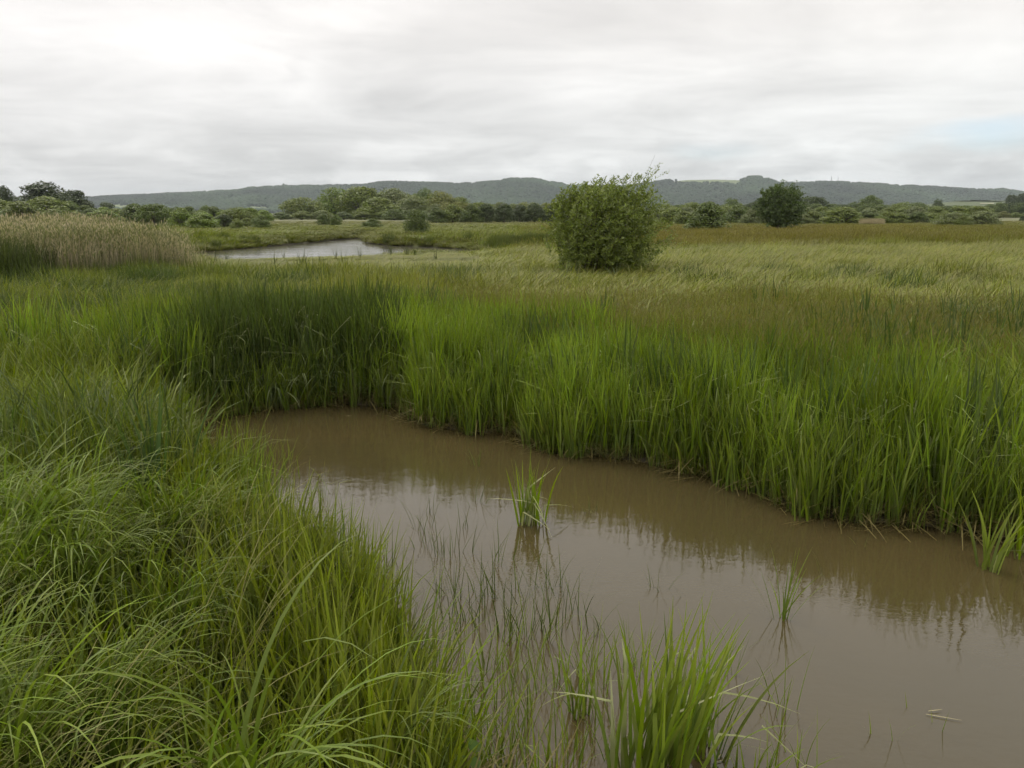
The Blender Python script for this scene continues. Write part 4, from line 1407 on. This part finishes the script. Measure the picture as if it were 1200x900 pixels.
# tree canopy over the hills
for i in range(4):
    bpy_me = bpy.data.meshes.new('blob')
    import bmesh
    bm = bmesh.new()
    bmesh.ops.create_icosphere(bm, subdivisions=2, radius=0.5)
    for v in bm.verts:
        s = 0.78 + 0.5 * random.random()
        v.co *= s
        v.co.z = v.co.z * 0.9 + 0.35
    V = np.array([v.co[:] for v in bm.verts])
    Ft = np.array([[v.index for v in f.verts] for f in bm.faces])
    bm.free()
    A = np.zeros((len(V), 3))
    A[:, 0] = RNG.random(len(V)) * 0.3 + 0.2 * i
    A[:, 1] = 0.6
    me = mesh_np('canopy_clump', V, Ft, M_CANOPY, False, {'v': A})
    PROTO.setdefault('canopy_clump', bpy.data.collections.new('canopy_clump')).objects.link(bpy.data.objects.new('canopy_clump_%d' % i, me))
n = 62000
pv = U(-160, 1360, n)
tv = np.where(RNG.random(n) < 0.06, U(0.985, 1.01, n), U(0.0, 1.03, n))
ok = RNG.random(n) > field_mask(pv, tv) * 1.02
pv, tv = pv[ok], tv[ok]
H3 = hill_xyz(pv, tv)
# sparse ridge line: leave gaps
ridge_gap = (tv > 0.97) & (vnoise(pv, pv * 0, 9.0, 71) < 0.42)
H3 = H3[~ridge_gap]
pv = pv[~ridge_gap]
tone = fbm(H3[:, 0], H3[:, 1], 300, 65, 3)
tc3 = (np.array([0.028, 0.048, 0.020])[None] * (0.2 + 1.6 * tone)[:, None])
scatter('hill_woodland', H3, 'canopy_clump', tc3, scale=U(9, 18, len(H3)), tilt=0.2, label='woodland covering the distant hills')
for px_, T_, s_ in [(340, 1.0, 16), (560, 1.0, 12), (566, 1.0, 9), (572, 1.0, 9), (648, 1.0, 12), (656, 1.0, 9)]:
    c = hill_xyz(np.array([float(px_)]), np.array([T_]))[0]
    e = bpy.data.objects.new('ridge_tree', None)
    COL.objects.link(e)
    e.location = c
    e.scale = (s_ * 1.1, s_ * 1.1, s_ * 1.3)
    cm, tm = CROWNS['tree'][0]
    co = link('crown', cm, e)
    co.color = (*COLS['dark'], 1)
    link('trunk', tm, e)
    tag(e, {340: 'lone tree standing up from the ridge of the hill left of the central copse', 560: 'largest of the small trees on the ridge above the dark hedge', 566: 'small tree on the ridge just right of the largest one',
            572: 'small tree on the ridge, rightmost of the three above the hedge', 648: 'small tree on the ridge above the left side of the big willow', 656: 'tiny tree on the ridge above the left side of the big willow'}[px_], 'tree')

# radio masts on the ridge
M_STEEL = bpy.data.materials.new('mast_steel')
M_STEEL.use_nodes = True
M_STEEL.node_tree.nodes['Principled BSDF'].inputs['Base Color'].default_value = (0.12, 0.12, 0.13, 1)
for px_, hh, lab in [(963, 34, 'thin lattice radio mast on the ridge, the left one of two'), (970.5, 30, 'thin lattice radio mast on the ridge, the right one of two')]:
    c = hill_xyz(np.array([px_]), np.array([1.0]))[0]
    e = bpy.data.objects.new('radio_mast', None)
    COL.objects.link(e)
    e.location = c
    parts = []
    cor = [(-1.3, -1.3), (1.3, -1.3), (1.3, 1.3), (-1.3, 1.3)]
    for a, b in cor:
        parts.append(tube((a, b, -2), (a * 0.3, b * 0.3, hh), 0.28, 0.18, 5))
    for j in range(9):
        z0, z1 = hh * j / 9, hh * (j + 1) / 9
        s0, s1 = 1 - 0.7 * j / 9, 1 - 0.7 * (j + 1) / 9
        for m_ in range(4):
            a, b = cor[m_], cor[(m_ + 1) % 4]
            parts.append(tube((a[0] * s0, a[1] * s0, z0), (b[0] * s1, b[1] * s1, z1), 0.10, 0.10, 4))
    V, Fq, A = merge(parts)
    link('tower', mesh_np('tower', V, Fq, M_STEEL), e)
    V, Fq, A = merge([tube((0, 0, hh * 0.95), (0, 0, hh * 1.12), 0.15, 0.1, 5), tube((0.6, 0, hh * 0.7), (0.6, -0.5, hh * 0.7), 0.9, 0.9, 8), tube((-0.6, 0, hh * 0.85), (-0.6, -0.5, hh * 0.85), 0.8, 0.8, 8)])
    link('antenna', mesh_np('antenna', V, Fq, M_STEEL), e)
    tag(e, lab, 'mast')

# pale ripe field on the rise at the far right: strips of crop
M_FIELD = bpy.data.materials.new('pale_field')
M_FIELD.use_nodes = True
M_FIELD.node_tree.nodes['Principled BSDF'].inputs['Base Color'].default_value = (0.30, 0.30, 0.19, 1)
M_FIELD.node_tree.nodes['Principled BSDF'].inputs['Roughness'].default_value = 1.0
for x0, x1, d0, d1 in [(1135, 1151, 800, 822)]:
    n = 12
    xs = np.linspace(x0, x1, n)
    V = []
    for D_ in np.linspace(d0, d1, 6):
        for x_ in xs:
            X_ = (x_ - 600) / F * D_
            V.append((X_, D_, float(height(np.array([X_]), np.array([D_]))[0]) + 0.5))
    ii = np.arange(6 * n).reshape(6, n)
    Fq = np.stack([ii[:-1, :-1], ii[:-1, 1:], ii[1:, 1:], ii[1:, :-1]], -1).reshape(-1, 4)
    tag(link('field', mesh_np('field', np.array(V), Fq, M_FIELD, True)), kind='structure')

# ------------------------------------------------------------------ one label for each of a row of look-alikes
ORD = ['', 'second', 'third', 'fourth', 'fifth', 'sixth', 'seventh', 'eighth', 'ninth', 'tenth', 'eleventh', 'twelfth', 'thirteenth', 'fourteenth', 'fifteenth', 'sixteenth',
       'seventeenth', 'eighteenth', 'nineteenth', 'twentieth', 'twenty-first', 'twenty-second', 'twenty-third', 'twenty-fourth', 'twenty-fifth', 'twenty-sixth', 'twenty-seventh',
       'twenty-eighth', 'twenty-ninth', 'thirtieth']
by_label = {}
for o in COL.objects:
    if o.parent is None and o.get('group'):
        by_label.setdefault(o['label'], []).append(o)
for lab, objs in by_label.items():
    if len(objs) < 2:
        continue
    objs.sort(key=lambda o: o.location.x / o.location.y)
    for i, o in enumerate(objs):
        if len(lab.split()) <= 12 and i < len(ORD):
            o['label'] = lab + (', leftmost' if i == 0 else ', rightmost' if i == len(objs) - 1 else ', ' + ORD[i] + ' from left')

# ------------------------------------------------------------------ haze
me = bpy.data.meshes.new('haze')
x0, x1, y0, y1, z0, z1 = -9300, 9300, -290, 9700, -3.8, 260
me.from_pydata([(x, y, z) for z in (z0, z1) for y in (y0, y1) for x in (x0, x1)], [],
               [(0, 2, 3, 1), (4, 5, 7, 6), (0, 1, 5, 4), (2, 6, 7, 3), (0, 4, 6, 2), (1, 3, 7, 5)])
hz = bpy.data.materials.new('haze')
hz.use_nodes = True
hz.node_tree.nodes.clear()
q = NT(hz.node_tree)
pv_ = q.n('ShaderNodeVolumePrincipled')
pv_.inputs['Color'].default_value = (0.80, 0.88, 0.96, 1)
pv_.inputs['Density'].default_value = 0.85e-4
pv_.inputs['Anisotropy'].default_value = 0.0
hz.node_tree.links.new(pv_.outputs[0], q.n('ShaderNodeOutputMaterial').inputs['Volume'])
me.materials.append(hz)
HAZE = link('haze', me)
tag(HAZE, kind='stuff')
